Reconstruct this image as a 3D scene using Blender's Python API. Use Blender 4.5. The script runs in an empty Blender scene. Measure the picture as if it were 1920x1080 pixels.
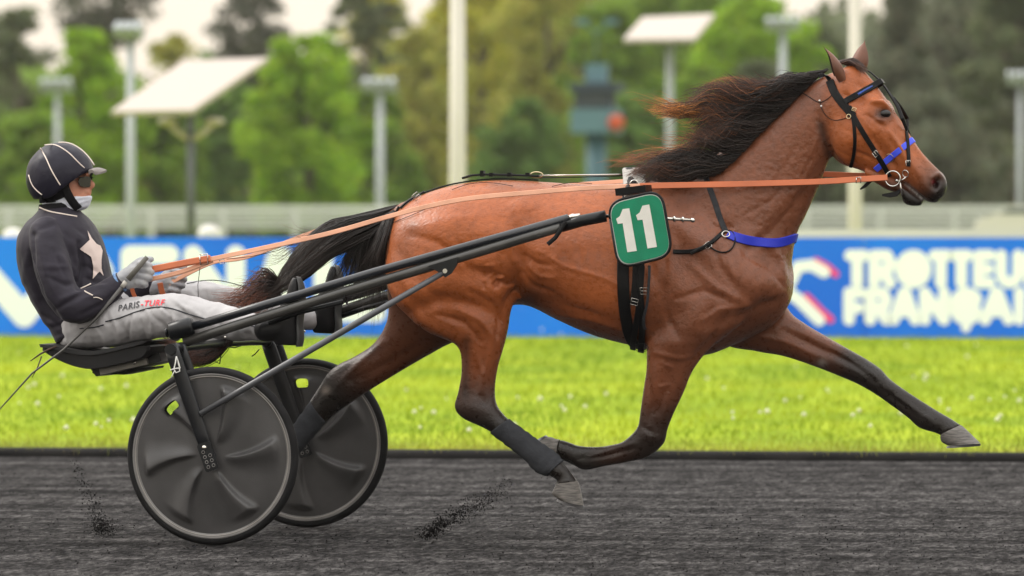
import bpy, bmesh, math, random
import numpy as np
from mathutils import Vector, Matrix, Quaternion, noise
from mathutils.bvhtree import BVHTree
from mathutils.kdtree import KDTree

random.seed(7); np.random.seed(7)
SC = bpy.context.scene
COL = SC.collection

# ------------------------------------------------------------------ camera
YAW = math.radians(14.0)
FPX = 10900.0            # focal length in pixels of a 1920 wide picture
CAM_H = 1.404
CAM_D = 24.8
PITCH = math.atan(145.0 / FPX)
_d = np.array([-math.sin(YAW), math.cos(YAW), 0.0])
CR = np.array([math.cos(YAW), math.sin(YAW), 0.0])
CF = _d * math.cos(PITCH) + np.array([0, 0, -math.sin(PITCH)])
CU = np.cross(CR, CF)
CC = -_d * CAM_D + np.array([0, 0, CAM_H])
cam_data = bpy.data.cameras.new('camera')
cam = bpy.data.objects.new('camera', cam_data)
COL.objects.link(cam)
cam_data.sensor_width = 36.0
cam_data.lens = FPX / 1920.0 * 36.0
cam_data.clip_start = 0.5
cam_data.clip_end = 3000.0
cam.matrix_world = Matrix(((CR[0], CU[0], -CF[0], CC[0]), (CR[1], CU[1], -CF[1], CC[1]),
                           (CR[2], CU[2], -CF[2], CC[2]), (0, 0, 0, 1)))
cam_data.dof.use_dof = True
cam_data.dof.focus_distance = CAM_D - 0.25
cam_data.dof.aperture_fstop = 3.4
cam_data.dof.aperture_blades = 0
SC.camera = cam

# ------------------------------------------------------------------ sky and sun (thin bright overcast, soft sun from the left)
SUN_EL, SUN_AZ = math.radians(44.0), math.radians(-82.0)   # azimuth from +Y towards +X
world = bpy.data.worlds.new('World'); SC.world = world
world.use_nodes = True
wt = world.node_tree; wt.nodes.clear()
w_out = wt.nodes.new('ShaderNodeOutputWorld')
w_bg = wt.nodes.new('ShaderNodeBackground')
w_sky = wt.nodes.new('ShaderNodeTexSky'); w_sky.sky_type = 'NISHITA'; w_sky.sun_disc = False
w_sky.sun_elevation = SUN_EL; w_sky.sun_rotation = SUN_AZ
w_sky.dust_density = 4.0; w_sky.ozone_density = 1.0; w_sky.air_density = 1.0
w_mul = wt.nodes.new('ShaderNodeVectorMath'); w_mul.operation = 'SCALE'; w_mul.inputs['Scale'].default_value = 0.10
w_mix = wt.nodes.new('ShaderNodeMix'); w_mix.data_type = 'RGBA'
w_mix.inputs[0].default_value = 0.88                       # cloud cover
# cloud sheet with the brightness of an overcast sky: three times brighter overhead than at the creamy horizon
w_tc = wt.nodes.new('ShaderNodeTexCoord'); w_sep = wt.nodes.new('ShaderNodeSeparateXYZ'); wt.links.new(w_tc.outputs['Generated'], w_sep.inputs[0])
w_ramp = wt.nodes.new('ShaderNodeMix'); w_ramp.data_type = 'RGBA'; w_ramp.clamp_factor = True
w_ramp.inputs[6].default_value = (0.78, 0.685, 0.56, 1.0); w_ramp.inputs[7].default_value = (1.86, 1.84, 1.80, 1.0)
wt.links.new(w_sep.outputs[2], w_ramp.inputs[0]); wt.links.new(w_ramp.outputs[2], w_mix.inputs[7])
wt.links.new(w_sky.outputs[0], w_mul.inputs[0])
wt.links.new(w_mul.outputs[0], w_mix.inputs[6])
wt.links.new(w_mix.outputs[2], w_bg.inputs['Color'])
w_bg.inputs['Strength'].default_value = 1.0
wt.links.new(w_bg.outputs[0], w_out.inputs['Surface'])
sun_data = bpy.data.lights.new('sun', 'SUN'); sun = bpy.data.objects.new('sun', sun_data); COL.objects.link(sun)
sun_data.energy = 1.1; sun_data.angle = math.radians(22.0); sun_data.color = (1.0, 0.95, 0.88)
_sd = Vector((math.sin(SUN_AZ) * math.cos(SUN_EL), math.cos(SUN_AZ) * math.cos(SUN_EL), math.sin(SUN_EL)))
sun.rotation_euler = _sd.to_track_quat('Z', 'Y').to_euler()
SC.view_settings.view_transform = 'Standard'; SC.view_settings.look = 'None'
SC.view_settings.gamma = 1.0; SC.view_settings.exposure = 0.65
SC.view_settings.use_curve_mapping = False

# ------------------------------------------------------------------ helpers
def P(px, py, y=0.0):
    """point of the plane at lateral offset y that the photograph shows at (px, py)"""
    v = CF + CR * (px - 960.0) / FPX + CU * (540.0 - py) / FPX
    t = (y - CC[1]) / v[1]
    return Vector(CC + v * t)
def G(px, py, z=0.0):
    v = CF + CR * (px - 960.0) / FPX + CU * (540.0 - py) / FPX
    return Vector(CC + v * ((z - CC[2]) / v[2]))
def Q(px, py, dist):
    """point at a distance along the view axis"""
    v = CF + CR * (px - 960.0) / FPX + CU * (540.0 - py) / FPX
    return Vector(CC + v * dist)
def proj(co):
    r = np.asarray(co, float) - CC
    w = r @ CF
    return np.stack([960.0 + FPX * (r @ CR) / w, 540.0 - FPX * (r @ CU) / w], -1)

def link(name, data, mat=None, parent=None, smooth=True):
    o = bpy.data.objects.new(name, data); COL.objects.link(o)
    if parent is not None: o.parent = parent
    if mat is not None and hasattr(data, 'materials'):
        for m in (mat if isinstance(mat, (list, tuple)) else [mat]): data.materials.append(m)
    return o
def mesh_from(verts, faces, smooth=True):
    me = bpy.data.meshes.new('mesh')
    me.from_pydata([tuple(v) for v in verts], [], [tuple(f) for f in faces])
    if smooth: me.polygons.foreach_set('use_smooth', [True] * len(me.polygons))
    me.update(); return me
def empty(name, loc=(0, 0, 0)):
    o = bpy.data.objects.new(name, None); COL.objects.link(o); o.location = loc
    o.empty_display_size = 0.1
    return o
def tag(o, label, cat, group=None, kind=None):
    if label: o['label'] = label
    if cat: o['category'] = cat
    if group: o['group'] = group
    if kind: o['kind'] = kind
    return o
def under(parent, *objs):
    """parent world-space meshes to a root that has a location"""
    for o in objs:
        o.parent = parent
        o.matrix_parent_inverse = Matrix.Translation(-Vector(parent.location)) if parent.type == 'EMPTY' else Matrix.Identity(4)

class MB:
    """collects shapes for one mesh"""
    def __init__(self): self.v = []; self.f = []
    def add(self, verts, faces):
        k = len(self.v); self.v += [Vector(v) for v in verts]; self.f += [tuple(i + k for i in f) for f in faces]; return self
    def tube(self, pts, rad, n=10, cap=True, flat=1.0, up=None):
        pts = [Vector(p) for p in pts]; m = len(pts)
        if not hasattr(rad, '__len__'): rad = [rad] * m
        vs = []; prev = None
        for i, p in enumerate(pts):
            t = (pts[min(i + 1, m - 1)] - pts[max(i - 1, 0)]).normalized()
            if prev is None:
                a = Vector(up) if up is not None else (Vector((0, 0, 1)) if abs(t.z) < .9 else Vector((0, 1, 0)))
            else: a = prev
            b = (a - t * a.dot(t)).normalized(); c = t.cross(b); prev = b
            for k in range(n):
                th = 2 * math.pi * k / n
                vs.append(p + b * math.cos(th) * rad[i] + c * math.sin(th) * rad[i] * flat)
        fs = []
        for i in range(m - 1):
            for k in range(n):
                a, b2 = i * n + k, i * n + (k + 1) % n
                fs.append((a, b2, b2 + n, a + n))
        if cap: fs.append(tuple(range(n - 1, -1, -1))); fs.append(tuple(range((m - 1) * n, m * n)))
        return self.add(vs, fs)
    def box(self, c, s, rot=None, bev=0.0):
        c = Vector(c); hx, hy, hz = s[0] / 2, s[1] / 2, s[2] / 2
        vs = [Vector((x, y, z)) for x in (-hx, hx) for y in (-hy, hy) for z in (-hz, hz)]
        if rot is not None: vs = [rot @ v for v in vs]
        return self.add([v + c for v in vs], [(0, 1, 3, 2), (4, 6, 7, 5), (0, 4, 5, 1), (2, 3, 7, 6), (0, 2, 6, 4), (1, 5, 7, 3)])
    def ball(self, c, r, n=12, m=8, rot=None):
        c = Vector(c); r = Vector(r) if hasattr(r, '__len__') else Vector((r, r, r))
        vs = [];
        for i in range(1, m):
            ph = math.pi * i / m
            for k in range(n):
                th = 2 * math.pi * k / n
                vs.append(Vector((math.sin(ph) * math.cos(th) * r.x, math.sin(ph) * math.sin(th) * r.y, math.cos(ph) * r.z)))
        t = len(vs); vs += [Vector((0, 0, r.z)), Vector((0, 0, -r.z))]
        fs = [(i * n + k, (i + 1) * n + k, (i + 1) * n + (k + 1) % n, i * n + (k + 1) % n) for i in range(m - 2) for k in range(n)]
        fs += [(t, k, (k + 1) % n) for k in range(n)] + [(t + 1, (m - 2) * n + (k + 1) % n, (m - 2) * n + k) for k in range(n)]
        if rot is not None: vs = [rot @ v for v in vs]
        return self.add([v + c for v in vs], fs)
    def ribbon(self, pts, nrm, width, thick):
        """flat strap through pts, lying on surfaces with normals nrm"""
        m = len(pts); vs = []
        if not hasattr(width, '__len__'): width = [width] * m
        for i in range(m):
            t = (Vector(pts[min(i + 1, m - 1)]) - Vector(pts[max(i - 1, 0)])).normalized()
            nn = Vector(nrm[i] if isinstance(nrm, list) else nrm); nn = (nn - t * nn.dot(t)).normalized()
            s = t.cross(nn); p = Vector(pts[i]); w = width[i]
            e = thick * .35
            for a, b in ((-.5, 0), (-.5, thick - e), (-.5 + e / max(w, 1e-4), thick), (.5 - e / max(w, 1e-4), thick), (.5, thick - e), (.5, 0)):
                vs.append(p + s * a * w + nn * b)
        fs = []
        for i in range(m - 1):
            for k in range(6):
                a, b = i * 6 + k, i * 6 + (k + 1) % 6
                fs.append((a, a + 6, b + 6, b))
        fs.append(tuple(range(6))); fs.append(tuple(range((m - 1) * 6 + 5, (m - 1) * 6 - 1, -1)))
        return self.add(vs, fs)
    def ring(self, c, axis, R, r, n=28, m=8, squash=1.0, up=None):
        axis = Vector(axis).normalized(); a = Vector(up) if up is not None else (Vector((0, 0, 1)) if abs(axis.z) < .9 else Vector((1, 0, 0)))
        a = (a - axis * a.dot(axis)).normalized(); b = axis.cross(a); c = Vector(c); vs = []
        for i in range(n):
            th = 2 * math.pi * i / n; d = a * math.cos(th) * squash + b * math.sin(th); dn = d.normalized()
            for k in range(m):
                ph = 2 * math.pi * k / m
                vs.append(c + d * R + dn * math.cos(ph) * r + axis * math.sin(ph) * r)
        fs = [(i * m + k, ((i + 1) % n) * m + k, ((i + 1) % n) * m + (k + 1) % m, i * m + (k + 1) % m) for i in range(n) for k in range(m)]
        return self.add(vs, fs)
    def mesh(self, smooth=True):
        me = mesh_from(self.v, self.f, smooth)
        bm = bmesh.new(); bm.from_mesh(me); bmesh.ops.recalc_face_normals(bm, faces=bm.faces); bm.to_mesh(me); bm.free()
        return me
    def build(self, name, mat, parent=None, smooth=True, auto=None):
        me = self.mesh(smooth); o = link(name, me, mat)
        if parent is not None: under(parent, o)
        if auto is not None:
            lim = math.radians(auto); bm = bmesh.new(); bm.from_mesh(me)
            for e in bm.edges:
                if len(e.link_faces) == 2 and e.calc_face_angle(0) > lim: e.smooth = False
            bm.to_mesh(me); bm.free()
        return o

def catmull(pts, per):
    """resample rows of numbers smoothly"""
    a = np.asarray(pts, float); n = len(a); out = []
    for i in range(n - 1):
        p0, p1, p2, p3 = a[max(i - 1, 0)], a[i], a[i + 1], a[min(i + 2, n - 1)]
        for k in range(per):
            t = k / per
            out.append(.5 * ((2 * p1) + (-p0 + p2) * t + (2 * p0 - 5 * p1 + 4 * p2 - p3) * t * t + (-p0 + 3 * p1 - 3 * p2 + p3) * t ** 3))
    out.append(a[-1]); return np.array(out)

# ------------------------------------------------------------------ materials
MATS = {}
def nodes_of(m): return m.node_tree.nodes, m.node_tree.links
def mat(name, col, rough=.6, metal=0.0, spec=.5, var=.0, vscale=8.0, bump=0.0, bscale=60.0, stretch=(1, 1, 1), col2=None, rvar=0.0, coat=0.0, sheen=0.0, attr=None, obj=True, detail=6.0, sub=0.0):
    if name in MATS: return MATS[name]
    m = bpy.data.materials.new(name); m.use_nodes = True; N, L = nodes_of(m)
    b = N['Principled BSDF']
    b.inputs['Roughness'].default_value = rough; b.inputs['Metallic'].default_value = metal
    b.inputs['Specular IOR Level'].default_value = spec
    if coat: b.inputs['Coat Weight'].default_value = coat; b.inputs['Coat Roughness'].default_value = .15
    if sheen: b.inputs['Sheen Weight'].default_value = sheen; b.inputs['Sheen Roughness'].default_value = .4
    if sub:
        b.inputs['Subsurface Weight'].default_value = sub; b.inputs['Subsurface Scale'].default_value = .01
    tc = N.new('ShaderNodeTexCoord'); mp = N.new('ShaderNodeMapping'); mp.inputs['Scale'].default_value = stretch
    L.new(tc.outputs['Object'], mp.inputs['Vector'])
    src = None
    if attr:
        at = N.new('ShaderNodeAttribute'); at.attribute_name = attr; src = at.outputs['Color']
    if var or col2 is not None:
        nz = N.new('ShaderNodeTexNoise'); nz.inputs['Scale'].default_value = vscale; nz.inputs['Detail'].default_value = detail
        L.new(mp.outputs[0], nz.inputs['Vector'])
        rp = N.new('ShaderNodeMapRange'); rp.inputs[1].default_value = .3; rp.inputs[2].default_value = .7
        L.new(nz.outputs['Fac'], rp.inputs[0])
        mx = N.new('ShaderNodeMix'); mx.data_type = 'RGBA'; L.new(rp.outputs[0], mx.inputs[0])
        if src is not None:
            mx.blend_type = 'MULTIPLY'; mx.inputs[0].default_value = 1
            cr = N.new('ShaderNodeMapRange'); cr.inputs[3].default_value = 1 - var; cr.inputs[4].default_value = 1 + var
            L.new(rp.outputs[0], cr.inputs[0]); m.node_tree.links.remove(mx.inputs[0].links[0]) if mx.inputs[0].links else None
            cc = N.new('ShaderNodeCombineColor')
            for i in range(3): L.new(cr.outputs[0], cc.inputs[i])
            L.new(src, mx.inputs[6]); L.new(cc.outputs[0], mx.inputs[7]); mx.clamp_result = False
        else:
            c2 = col2 if col2 is not None else tuple(min(1, c * (1 + var)) for c in col)
            c1 = col if col2 is not None else tuple(c * (1 - var) for c in col)
            mx.inputs[6].default_value = (*c1, 1); mx.inputs[7].default_value = (*c2, 1)
        src = mx.outputs[2]
        if rvar:
            r2 = N.new('ShaderNodeMapRange'); r2.inputs[3].default_value = rough - rvar; r2.inputs[4].default_value = rough + rvar
            L.new(rp.outputs[0], r2.inputs[0]); L.new(r2.outputs[0], b.inputs['Roughness'])
    if src is not None: L.new(src, b.inputs['Base Color'])
    else: b.inputs['Base Color'].default_value = (*col, 1)
    if bump:
        n2 = N.new('ShaderNodeTexNoise'); n2.inputs['Scale'].default_value = bscale; n2.inputs['Detail'].default_value = 5
        L.new(mp.outputs[0], n2.inputs['Vector'])
        bp = N.new('ShaderNodeBump'); bp.inputs['Strength'].default_value = 1.0; bp.inputs['Distance'].default_value = bump
        L.new(n2.outputs['Fac'], bp.inputs['Height']); L.new(bp.outputs[0], b.inputs['Normal'])
    MATS[name] = m; return m
def set_colors(me, cols, name='col'):
    at = me.color_attributes.new(name, 'FLOAT_COLOR', 'POINT')
    c = np.ones((len(me.vertices), 4), np.float32); c[:, :3] = cols
    at.data.foreach_set('color', c.ravel())
def lin(r, g, b):
    f = lambda c: (c / 255 / 12.92) if c / 255 <= .04045 else ((c / 255 + .055) / 1.055) ** 2.4
    return (f(r), f(g), f(b))
# ================================================================== GROUND, TRACK, GRASS
kA, kB = G(0, 856), G(1920, 866)            # edge of the track
KD = (kB - kA).normalized(); KN = Vector((-KD.y, KD.x, 0))
def along(s, off, z=0.0):
    """point s metres along the track edge, off metres beyond it"""
    p = kA + KD * s + KN * off; return Vector((p.x, p.y, z))
def px_on(px, off, z=0.0):
    """where the view column px meets the line off metres beyond the track edge"""
    v = CF + CR * (px - 960.0) / FPX; base = kA + KN * off
    # solve CC + v t = base + KD s (xy)
    A = np.array([[v[0], -KD.x], [v[1], -KD.y]]); b = np.array([base.x - CC[0], base.y - CC[1]])
    t, s = np.linalg.solve(A, b); return along(s, off, z)
def px_on_arr(px, off, z=0.0):
    px = np.asarray(px, float); off = np.broadcast_to(np.asarray(off, float), px.shape); v = CF[None] + CR[None] * ((px - 960.0) / FPX)[:, None]
    bx = kA.x + KN.x * off - CC[0]; by = kA.y + KN.y * off - CC[1]; det = -v[:, 0] * KD.y + KD.x * v[:, 1]; t = (-bx * KD.y + KD.x * by) / det
    return np.stack([CC[0] + v[:, 0] * t, CC[1] + v[:, 1] * t, np.broadcast_to(z, px.shape)], -1)
def cards(cen, sz, cols, asp=.33):
    """randomly turned leaf quads at the centres"""
    n = len(cen); n1 = rng.normal(0, 1, (n, 3)); n1 /= np.linalg.norm(n1, axis=1)[:, None]; n2 = np.cross(n1, rng.normal(0, 1, (n, 3))); n2 /= np.linalg.norm(n2, axis=1)[:, None]
    v = np.stack([cen - n1 * sz[:, None] * .5, cen + n2 * sz[:, None] * asp, cen + n1 * sz[:, None] * .5, cen - n2 * sz[:, None] * asp], 1).reshape(-1, 3)
    me = bpy.data.meshes.new('mesh'); me.vertices.add(4 * n); me.vertices.foreach_set('co', v.ravel()); me.loops.add(4 * n); me.loops.foreach_set('vertex_index', np.arange(4 * n)); me.polygons.add(n)
    me.polygons.foreach_set('loop_start', np.arange(n) * 4); me.update(calc_edges=True); me.validate(); set_colors(me, np.repeat(cols, 4, axis=0)); return me
rng = np.random.default_rng(3)
def z_at(px, py, off):
    p = px_on(px, off); dist = float((np.array(p) - CC) @ (CF))
    return CC[2] + dist * ((540 - py) / FPX * CU[2] + CF[2])
bA, bB = G(0, 632), G(1920, 633)
BOFF = (bA - kA).dot(KN); BOFF2 = (bB - kA).dot(KN)
BOFF = (BOFF + BOFF2) / 2

def ground_mat():
    m = bpy.data.materials.new('cinder_track'); m.use_nodes = True; N, L = nodes_of(m); b = N['Principled BSDF']
    tc = N.new('ShaderNodeTexCoord'); rot = N.new('ShaderNodeMapping'); rot.inputs['Rotation'].default_value = (0, 0, -math.atan2(KD.y, KD.x))
    L.new(tc.outputs['Object'], rot.inputs['Vector'])
    def nz(scale, st, det=6, rough=.6):
        mp = N.new('ShaderNodeMapping'); mp.inputs['Scale'].default_value = st; L.new(rot.outputs[0], mp.inputs['Vector'])
        n = N.new('ShaderNodeTexNoise'); n.inputs['Scale'].default_value = scale; n.inputs['Detail'].default_value = det; n.inputs['Roughness'].default_value = rough
        L.new(mp.outputs[0], n.inputs['Vector']); return n.outputs['Fac']
    big = nz(1.0, (.12, 2.2, 1), 5, .6); mid = nz(6, (1.2, .45, 1), 6, .72); fine = nz(34, (1.05, .26, 1), 3, .6); grit = nz(90, (1.0, .35, 1), 3, .7)
    def mad(a, k, c):
        x = N.new('ShaderNodeMath'); x.operation = 'MULTIPLY_ADD'; L.new(a, x.inputs[0]); x.inputs[1].default_value = k
        if hasattr(c, 'is_linked'): L.new(c, x.inputs[2])
        else: x.inputs[2].default_value = c
        return x.outputs[0]
    h = mad(big, 1.2, mad(mid, 1.5, mad(fine, 1.5, mad(grit, 1.1, -2.18))))
    rp = N.new('ShaderNodeValToRGB'); e = rp.color_ramp.elements
    e[0].position = .18; e[0].color = (.007, .0067, .007, 1); e[1].position = .95; e[1].color = (.118, .112, .111, 1)
    x = e.new(.52); x.color = (.034, .0325, .0328, 1); L.new(h, rp.inputs[0]); L.new(rp.outputs[0], b.inputs['Base Color'])
    b.inputs['Roughness'].default_value = .95; b.inputs['Specular IOR Level'].default_value = .04
    bh = mad(mid, .5, mad(fine, .8, mad(grit, .4, 0.0)))
    bp = N.new('ShaderNodeBump'); bp.inputs['Distance'].default_value = .028; bp.inputs['Strength'].default_value = 1.0; L.new(bh, bp.inputs['Height']); L.new(bp.outputs[0], b.inputs['Normal'])
    return m
def grass_mat(name, cols, sc):
    m = bpy.data.materials.new(name); m.use_nodes = True; N, L = nodes_of(m); b = N['Principled BSDF']
    tc = N.new('ShaderNodeTexCoord'); n = N.new('ShaderNodeTexNoise'); n.inputs['Scale'].default_value = sc; n.inputs['Detail'].default_value = 5; n.inputs['Roughness'].default_value = .65
    mp = N.new('ShaderNodeMapping'); mp.inputs['Scale'].default_value = (1, .5, 1); L.new(tc.outputs['Object'], mp.inputs[0]); L.new(mp.outputs[0], n.inputs['Vector'])
    rp = N.new('ShaderNodeValToRGB'); e = rp.color_ramp.elements; e[0].position = .28; e[1].position = .72
    e[0].color = (*cols[0], 1); e[1].color = (*cols[2], 1); x = e.new(.5); x.color = (*cols[1], 1)
    n2 = N.new('ShaderNodeTexNoise'); n2.inputs['Scale'].default_value = sc * 5; n2.inputs['Detail'].default_value = 4; L.new(mp.outputs[0], n2.inputs['Vector'])
    at = N.new('ShaderNodeAttribute'); at.attribute_name = 'dry'; ml = N.new('ShaderNodeMath'); ml.operation = 'MULTIPLY'; ml.use_clamp = True; r2 = N.new('ShaderNodeMapRange'); r2.inputs[1].default_value = .38; r2.inputs[2].default_value = .62; r2.inputs[3].default_value = .25; r2.inputs[4].default_value = 1.0
    L.new(n2.outputs['Fac'], r2.inputs[0]); L.new(r2.outputs[0], ml.inputs[0]); L.new(at.outputs['Fac'], ml.inputs[1]); mxd = N.new('ShaderNodeMix'); mxd.data_type = 'RGBA'; L.new(ml.outputs[0], mxd.inputs[0]); mxd.inputs[7].default_value = (.17, .135, .045, 1)
    L.new(n.outputs['Fac'], rp.inputs[0]); L.new(rp.outputs[0], mxd.inputs[6]); L.new(mxd.outputs[2], b.inputs['Base Color']); b.inputs['Roughness'].default_value = .8; b.inputs['Specular IOR Level'].default_value = .05
    bp = N.new('ShaderNodeBump'); bp.inputs['Distance'].default_value = .06; L.new(n.outputs['Fac'], bp.inputs['Height']); L.new(bp.outputs[0], b.inputs['Normal'])
    return m
track_m = ground_mat()
lawn_m = grass_mat('lawn', ((.105, .19, .010), (.24, .325, .013), (.36, .41, .020)), .6)
field_m = grass_mat('far_field', ((.09, .13, .03), (.14, .19, .04), (.2, .24, .07)), .15)
def strip(name, o0, o1, z, m, s0=-220, s1=260, n=1):
    vs = []; fs = []
    for i in range(n + 1):
        o = o0 + (o1 - o0) * i / n; vs += [along(s0, o, z), along(s1, o, z)]
        if i: fs.append((2 * i - 2, 2 * i - 1, 2 * i + 1, 2 * i))
    return tag(link(name, mesh_from(vs, fs, False), m), None, None, kind='structure')
tr = strip('track', -60, .12, 0.0, track_m)
lw = strip('lawn', .10, BOFF + 26, 0.004, lawn_m, n=120)
set_colors(lw.data, np.array([[max(0, 1 - o / 3.2) ** 1.2 * .9] * 3 for i in range(121) for o in [.10 + (BOFF + 25.9) * i / 120] * 2]), 'dry')
strip('ground', BOFF + 25.9, 1500, -.004, field_m, -900, 1100)
# ground behind and beside the camera, so the place goes on
strip('infield', -300, -59.9, -.004, field_m, -900, 1100)
# kerb: a half round rubber edging
kb = MB(); kp = []
prof = [(0, .0), (.0, .028), (.025, .046), (.06, .052), (.095, .046), (.12, .028), (.12, 0)]
ss = np.linspace(-60, 80, 141)
for s in ss:
    w = .004 * math.sin(s * 1.7) + .004 * math.sin(s * .6)
    kp += [along(s, o - .03 + w, z) for o, z in prof]
n = len(prof)
kb.add(kp, [(i * n + k, i * n + k + 1, (i + 1) * n + k + 1, (i + 1) * n + k) for i in range(len(ss) - 1) for k in range(n - 1)])
tag(kb.build('kerb', mat('kerb_rubber', (.008, .008, .0085), .7, spec=.08, var=.4, vscale=3, bump=.004, bscale=12, col2=(.020, .019, .018))), None, None, kind='structure')

# grass blades and small white flowers
rng = np.random.default_rng(3)
def blades(name, count, off0, off1, hmin, hmax, wd, m, pow_=1.0, label=None, x0=-150, x1=2070):
    vs = []; fs = []; cols = []
    for i in range(count):
        off = off0 + (off1 - off0) * rng.random() ** pow_; p = px_on(rng.uniform(x0, x1), off)
        h = rng.uniform(hmin, hmax); a = rng.uniform(0, math.pi); ln = rng.normal(0, .4, 2) * h
        d = Vector((math.cos(a), math.sin(a), 0)) * wd * (.6 + .02 * off)
        k = len(vs); vs += [p - d, p + d, p + d * .6 + Vector((ln[0] * .4, ln[1] * .4, h * .6)), p - d * .6 + Vector((ln[0] * .4, ln[1] * .4, h * .6)), p + Vector((ln[0], ln[1], h))]
        fs += [(k, k + 1, k + 2, k + 3), (k + 3, k + 2, k + 4)]
        dry = max(0, 1 - off / 3.8) * rng.random() ** .6
        nf = min(1, max(0, .5 + 1.1 * noise.noise(Vector((p.x * .7, p.y * .22, 0))) + .6 * noise.noise(Vector((p.x * 2.6, p.y * .8, 5))))); g = (np.array([.115, .205, .010]) * (1 - nf) + np.array([.31, .37, .018]) * nf) * rng.uniform(.86, 1.12); g = g + (np.array([.26, .20, .07]) - g) * (dry * .75 + (.5 if rng.random() < .06 else 0))
        cols += [g * .9, g * .9, g, g, g * 1.1]
    me = mesh_from(vs, fs); set_colors(me, np.array(cols)); o = link(name, me, m)
    return tag(o, label, 'grass', kind='stuff')
def leafy(name, attr='col', trans=.45, rough=.55, spec=.12):
    m = bpy.data.materials.new(name); m.use_nodes = True; N, L = nodes_of(m); b = N['Principled BSDF']; out = N['Material Output']
    at = N.new('ShaderNodeAttribute'); at.attribute_name = attr; t = N.new('ShaderNodeBsdfTranslucent'); mx = N.new('ShaderNodeMixShader'); mx.inputs[0].default_value = trans
    L.new(at.outputs['Color'], b.inputs['Base Color']); L.new(at.outputs['Color'], t.inputs['Color']); b.inputs['Roughness'].default_value = rough; b.inputs['Specular IOR Level'].default_value = spec
    L.new(b.outputs[0], mx.inputs[1]); L.new(t.outputs[0], mx.inputs[2]); L.new(mx.outputs[0], out.inputs['Surface']); return m
blade_m = leafy('grass_blade')
blades('grass', 60000, .08, BOFF + .3, .02, .06, .005, blade_m, 1.25, 'short bright green grass between the track kerb and the blue barrier')
blades('grass', 5000, -.02, .35, .03, .085, .004, blade_m, 1.0, 'ragged longer grass fringe hanging over the track kerb')
fl = []; ff = []
for i in range(90):
    off = rng.uniform(1.2, BOFF - .5) if rng.random() < .5 else rng.uniform(1.5, 12)
    cx = rng.choice([90, 330, 800, 1010, 1090, 1330, 1480, 1700, 1800, 1900]) + rng.normal(0, 70) if rng.random() < .6 else rng.uniform(-50, 1970)
    p = px_on(cx, off, rng.uniform(.05, .11)); r = rng.uniform(.010, .024); k = len(fl)
    fl += [p + Vector((r, 0, 0)), p + Vector((0, r, 0)), p + Vector((-r, 0, 0)), p + Vector((0, -r, 0)), p + Vector((0, 0, r)), p - Vector((0, 0, r))]
    ff += [tuple(k + j for j in t) for t in ((0, 1, 4), (1, 2, 4), (2, 3, 4), (3, 0, 4), (1, 0, 5), (2, 1, 5), (3, 2, 5), (0, 3, 5))]
tag(link('wildflowers', mesh_from(fl, ff), mat('petal_white', (.55, .56, .40), .8)), 'tiny white flower heads scattered through the bright grass', 'flowers', kind='stuff')

# ================================================================== BARRIER WITH LETTERING
def bpt(px, py, proud=0.0):
    """point on the face of the barrier"""
    p = px_on(px, BOFF - proud); return Vector((p.x, p.y, z_at(px, py, BOFF - proud)))
BTOP = .5 * (z_at(100, 446, BOFF) + z_at(1800, 444, BOFF))
blue_m = mat('banner_blue', lin(6, 92, 225), .42, spec=.4, col2=lin(14, 128, 250), vscale=.55, detail=2)
white_m = mat('banner_white', (.86, .90, .97), .45)
pink_m = mat('banner_pink', lin(232, 70, 140), .45)
barrier = empty('advertising_barrier', px_on(960, BOFF)); tag(barrier, 'long low blue advertising barrier with big white lettering along the grass', 'barrier')
s_mid = (px_on(960, BOFF) - kA).dot(KD); PW = 3.0
rotB = Matrix.Rotation(math.atan2(KD.y, KD.x), 3, 'Z')
for i in range(-14, 14):
    s = s_mid + (i + .5) * PW + .9
    b = MB(); b.box(along(s, BOFF + .03, BTOP / 2 + .005), (PW - .008, .06, BTOP - .01), rotB); b.build('panel', blue_m, barrier, smooth=False)
    b = MB(); b.box(along(s - PW / 2, BOFF + .10, BTOP / 2 - .05), (.06, .06, BTOP - .1), rotB); b.build('post', mat('post_grey', (.25, .25, .26), .5, metal=.4), barrier, smooth=False)
def stroke_shape(strokes, w, holes=()):
    """flat print: union of thick round-ended strokes given in picture points, as a fine cell mesh on the barrier face"""
    pts = np.array([q for s in strokes for q in s], float); lo = pts.min(0) - w - 2; hi = pts.max(0) + w + 2; st = 1.6
    nx = int((hi[0] - lo[0]) / st) + 1; ny = int((hi[1] - lo[1]) / st) + 1
    gx, gy = np.meshgrid(lo[0] + np.arange(nx) * st, lo[1] + np.arange(ny) * st); gp = np.stack([gx.ravel(), gy.ravel()], -1)
    def sdf(p):
        d = np.full(len(p), 1e9)
        for s in strokes:
            d = np.minimum(d, seg_dist2(p, s) - w)
        for (x, y, r) in holes: d = np.maximum(d, r - np.hypot(p[:, 0] - x, p[:, 1] - y))
        return d
    D = sdf(gp); e = .3
    g = np.stack([sdf(gp + [e, 0]) - sdf(gp - [e, 0]), sdf(gp + [0, e]) - sdf(gp - [0, e])], -1) / (2 * e)
    snap = (np.abs(D) < st * .75); gp = np.where(snap[:, None], gp - g * D[:, None], gp); ins = (D < st * .75)
    idx = -np.ones(len(gp), int); vs = []; fs = []
    I = ins.reshape(ny, nx); cell = I[:-1, :-1] & I[1:, :-1] & I[:-1, 1:] & I[1:, 1:]
    for j, i in zip(*np.nonzero(cell)):
        q = [j * nx + i, j * nx + i + 1, (j + 1) * nx + i + 1, (j + 1) * nx + i]
        for a in q:
            if idx[a] < 0: idx[a] = len(vs); vs.append(gp[a])
        fs.append(tuple(idx[a] for a in q))
    return vs, fs
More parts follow.
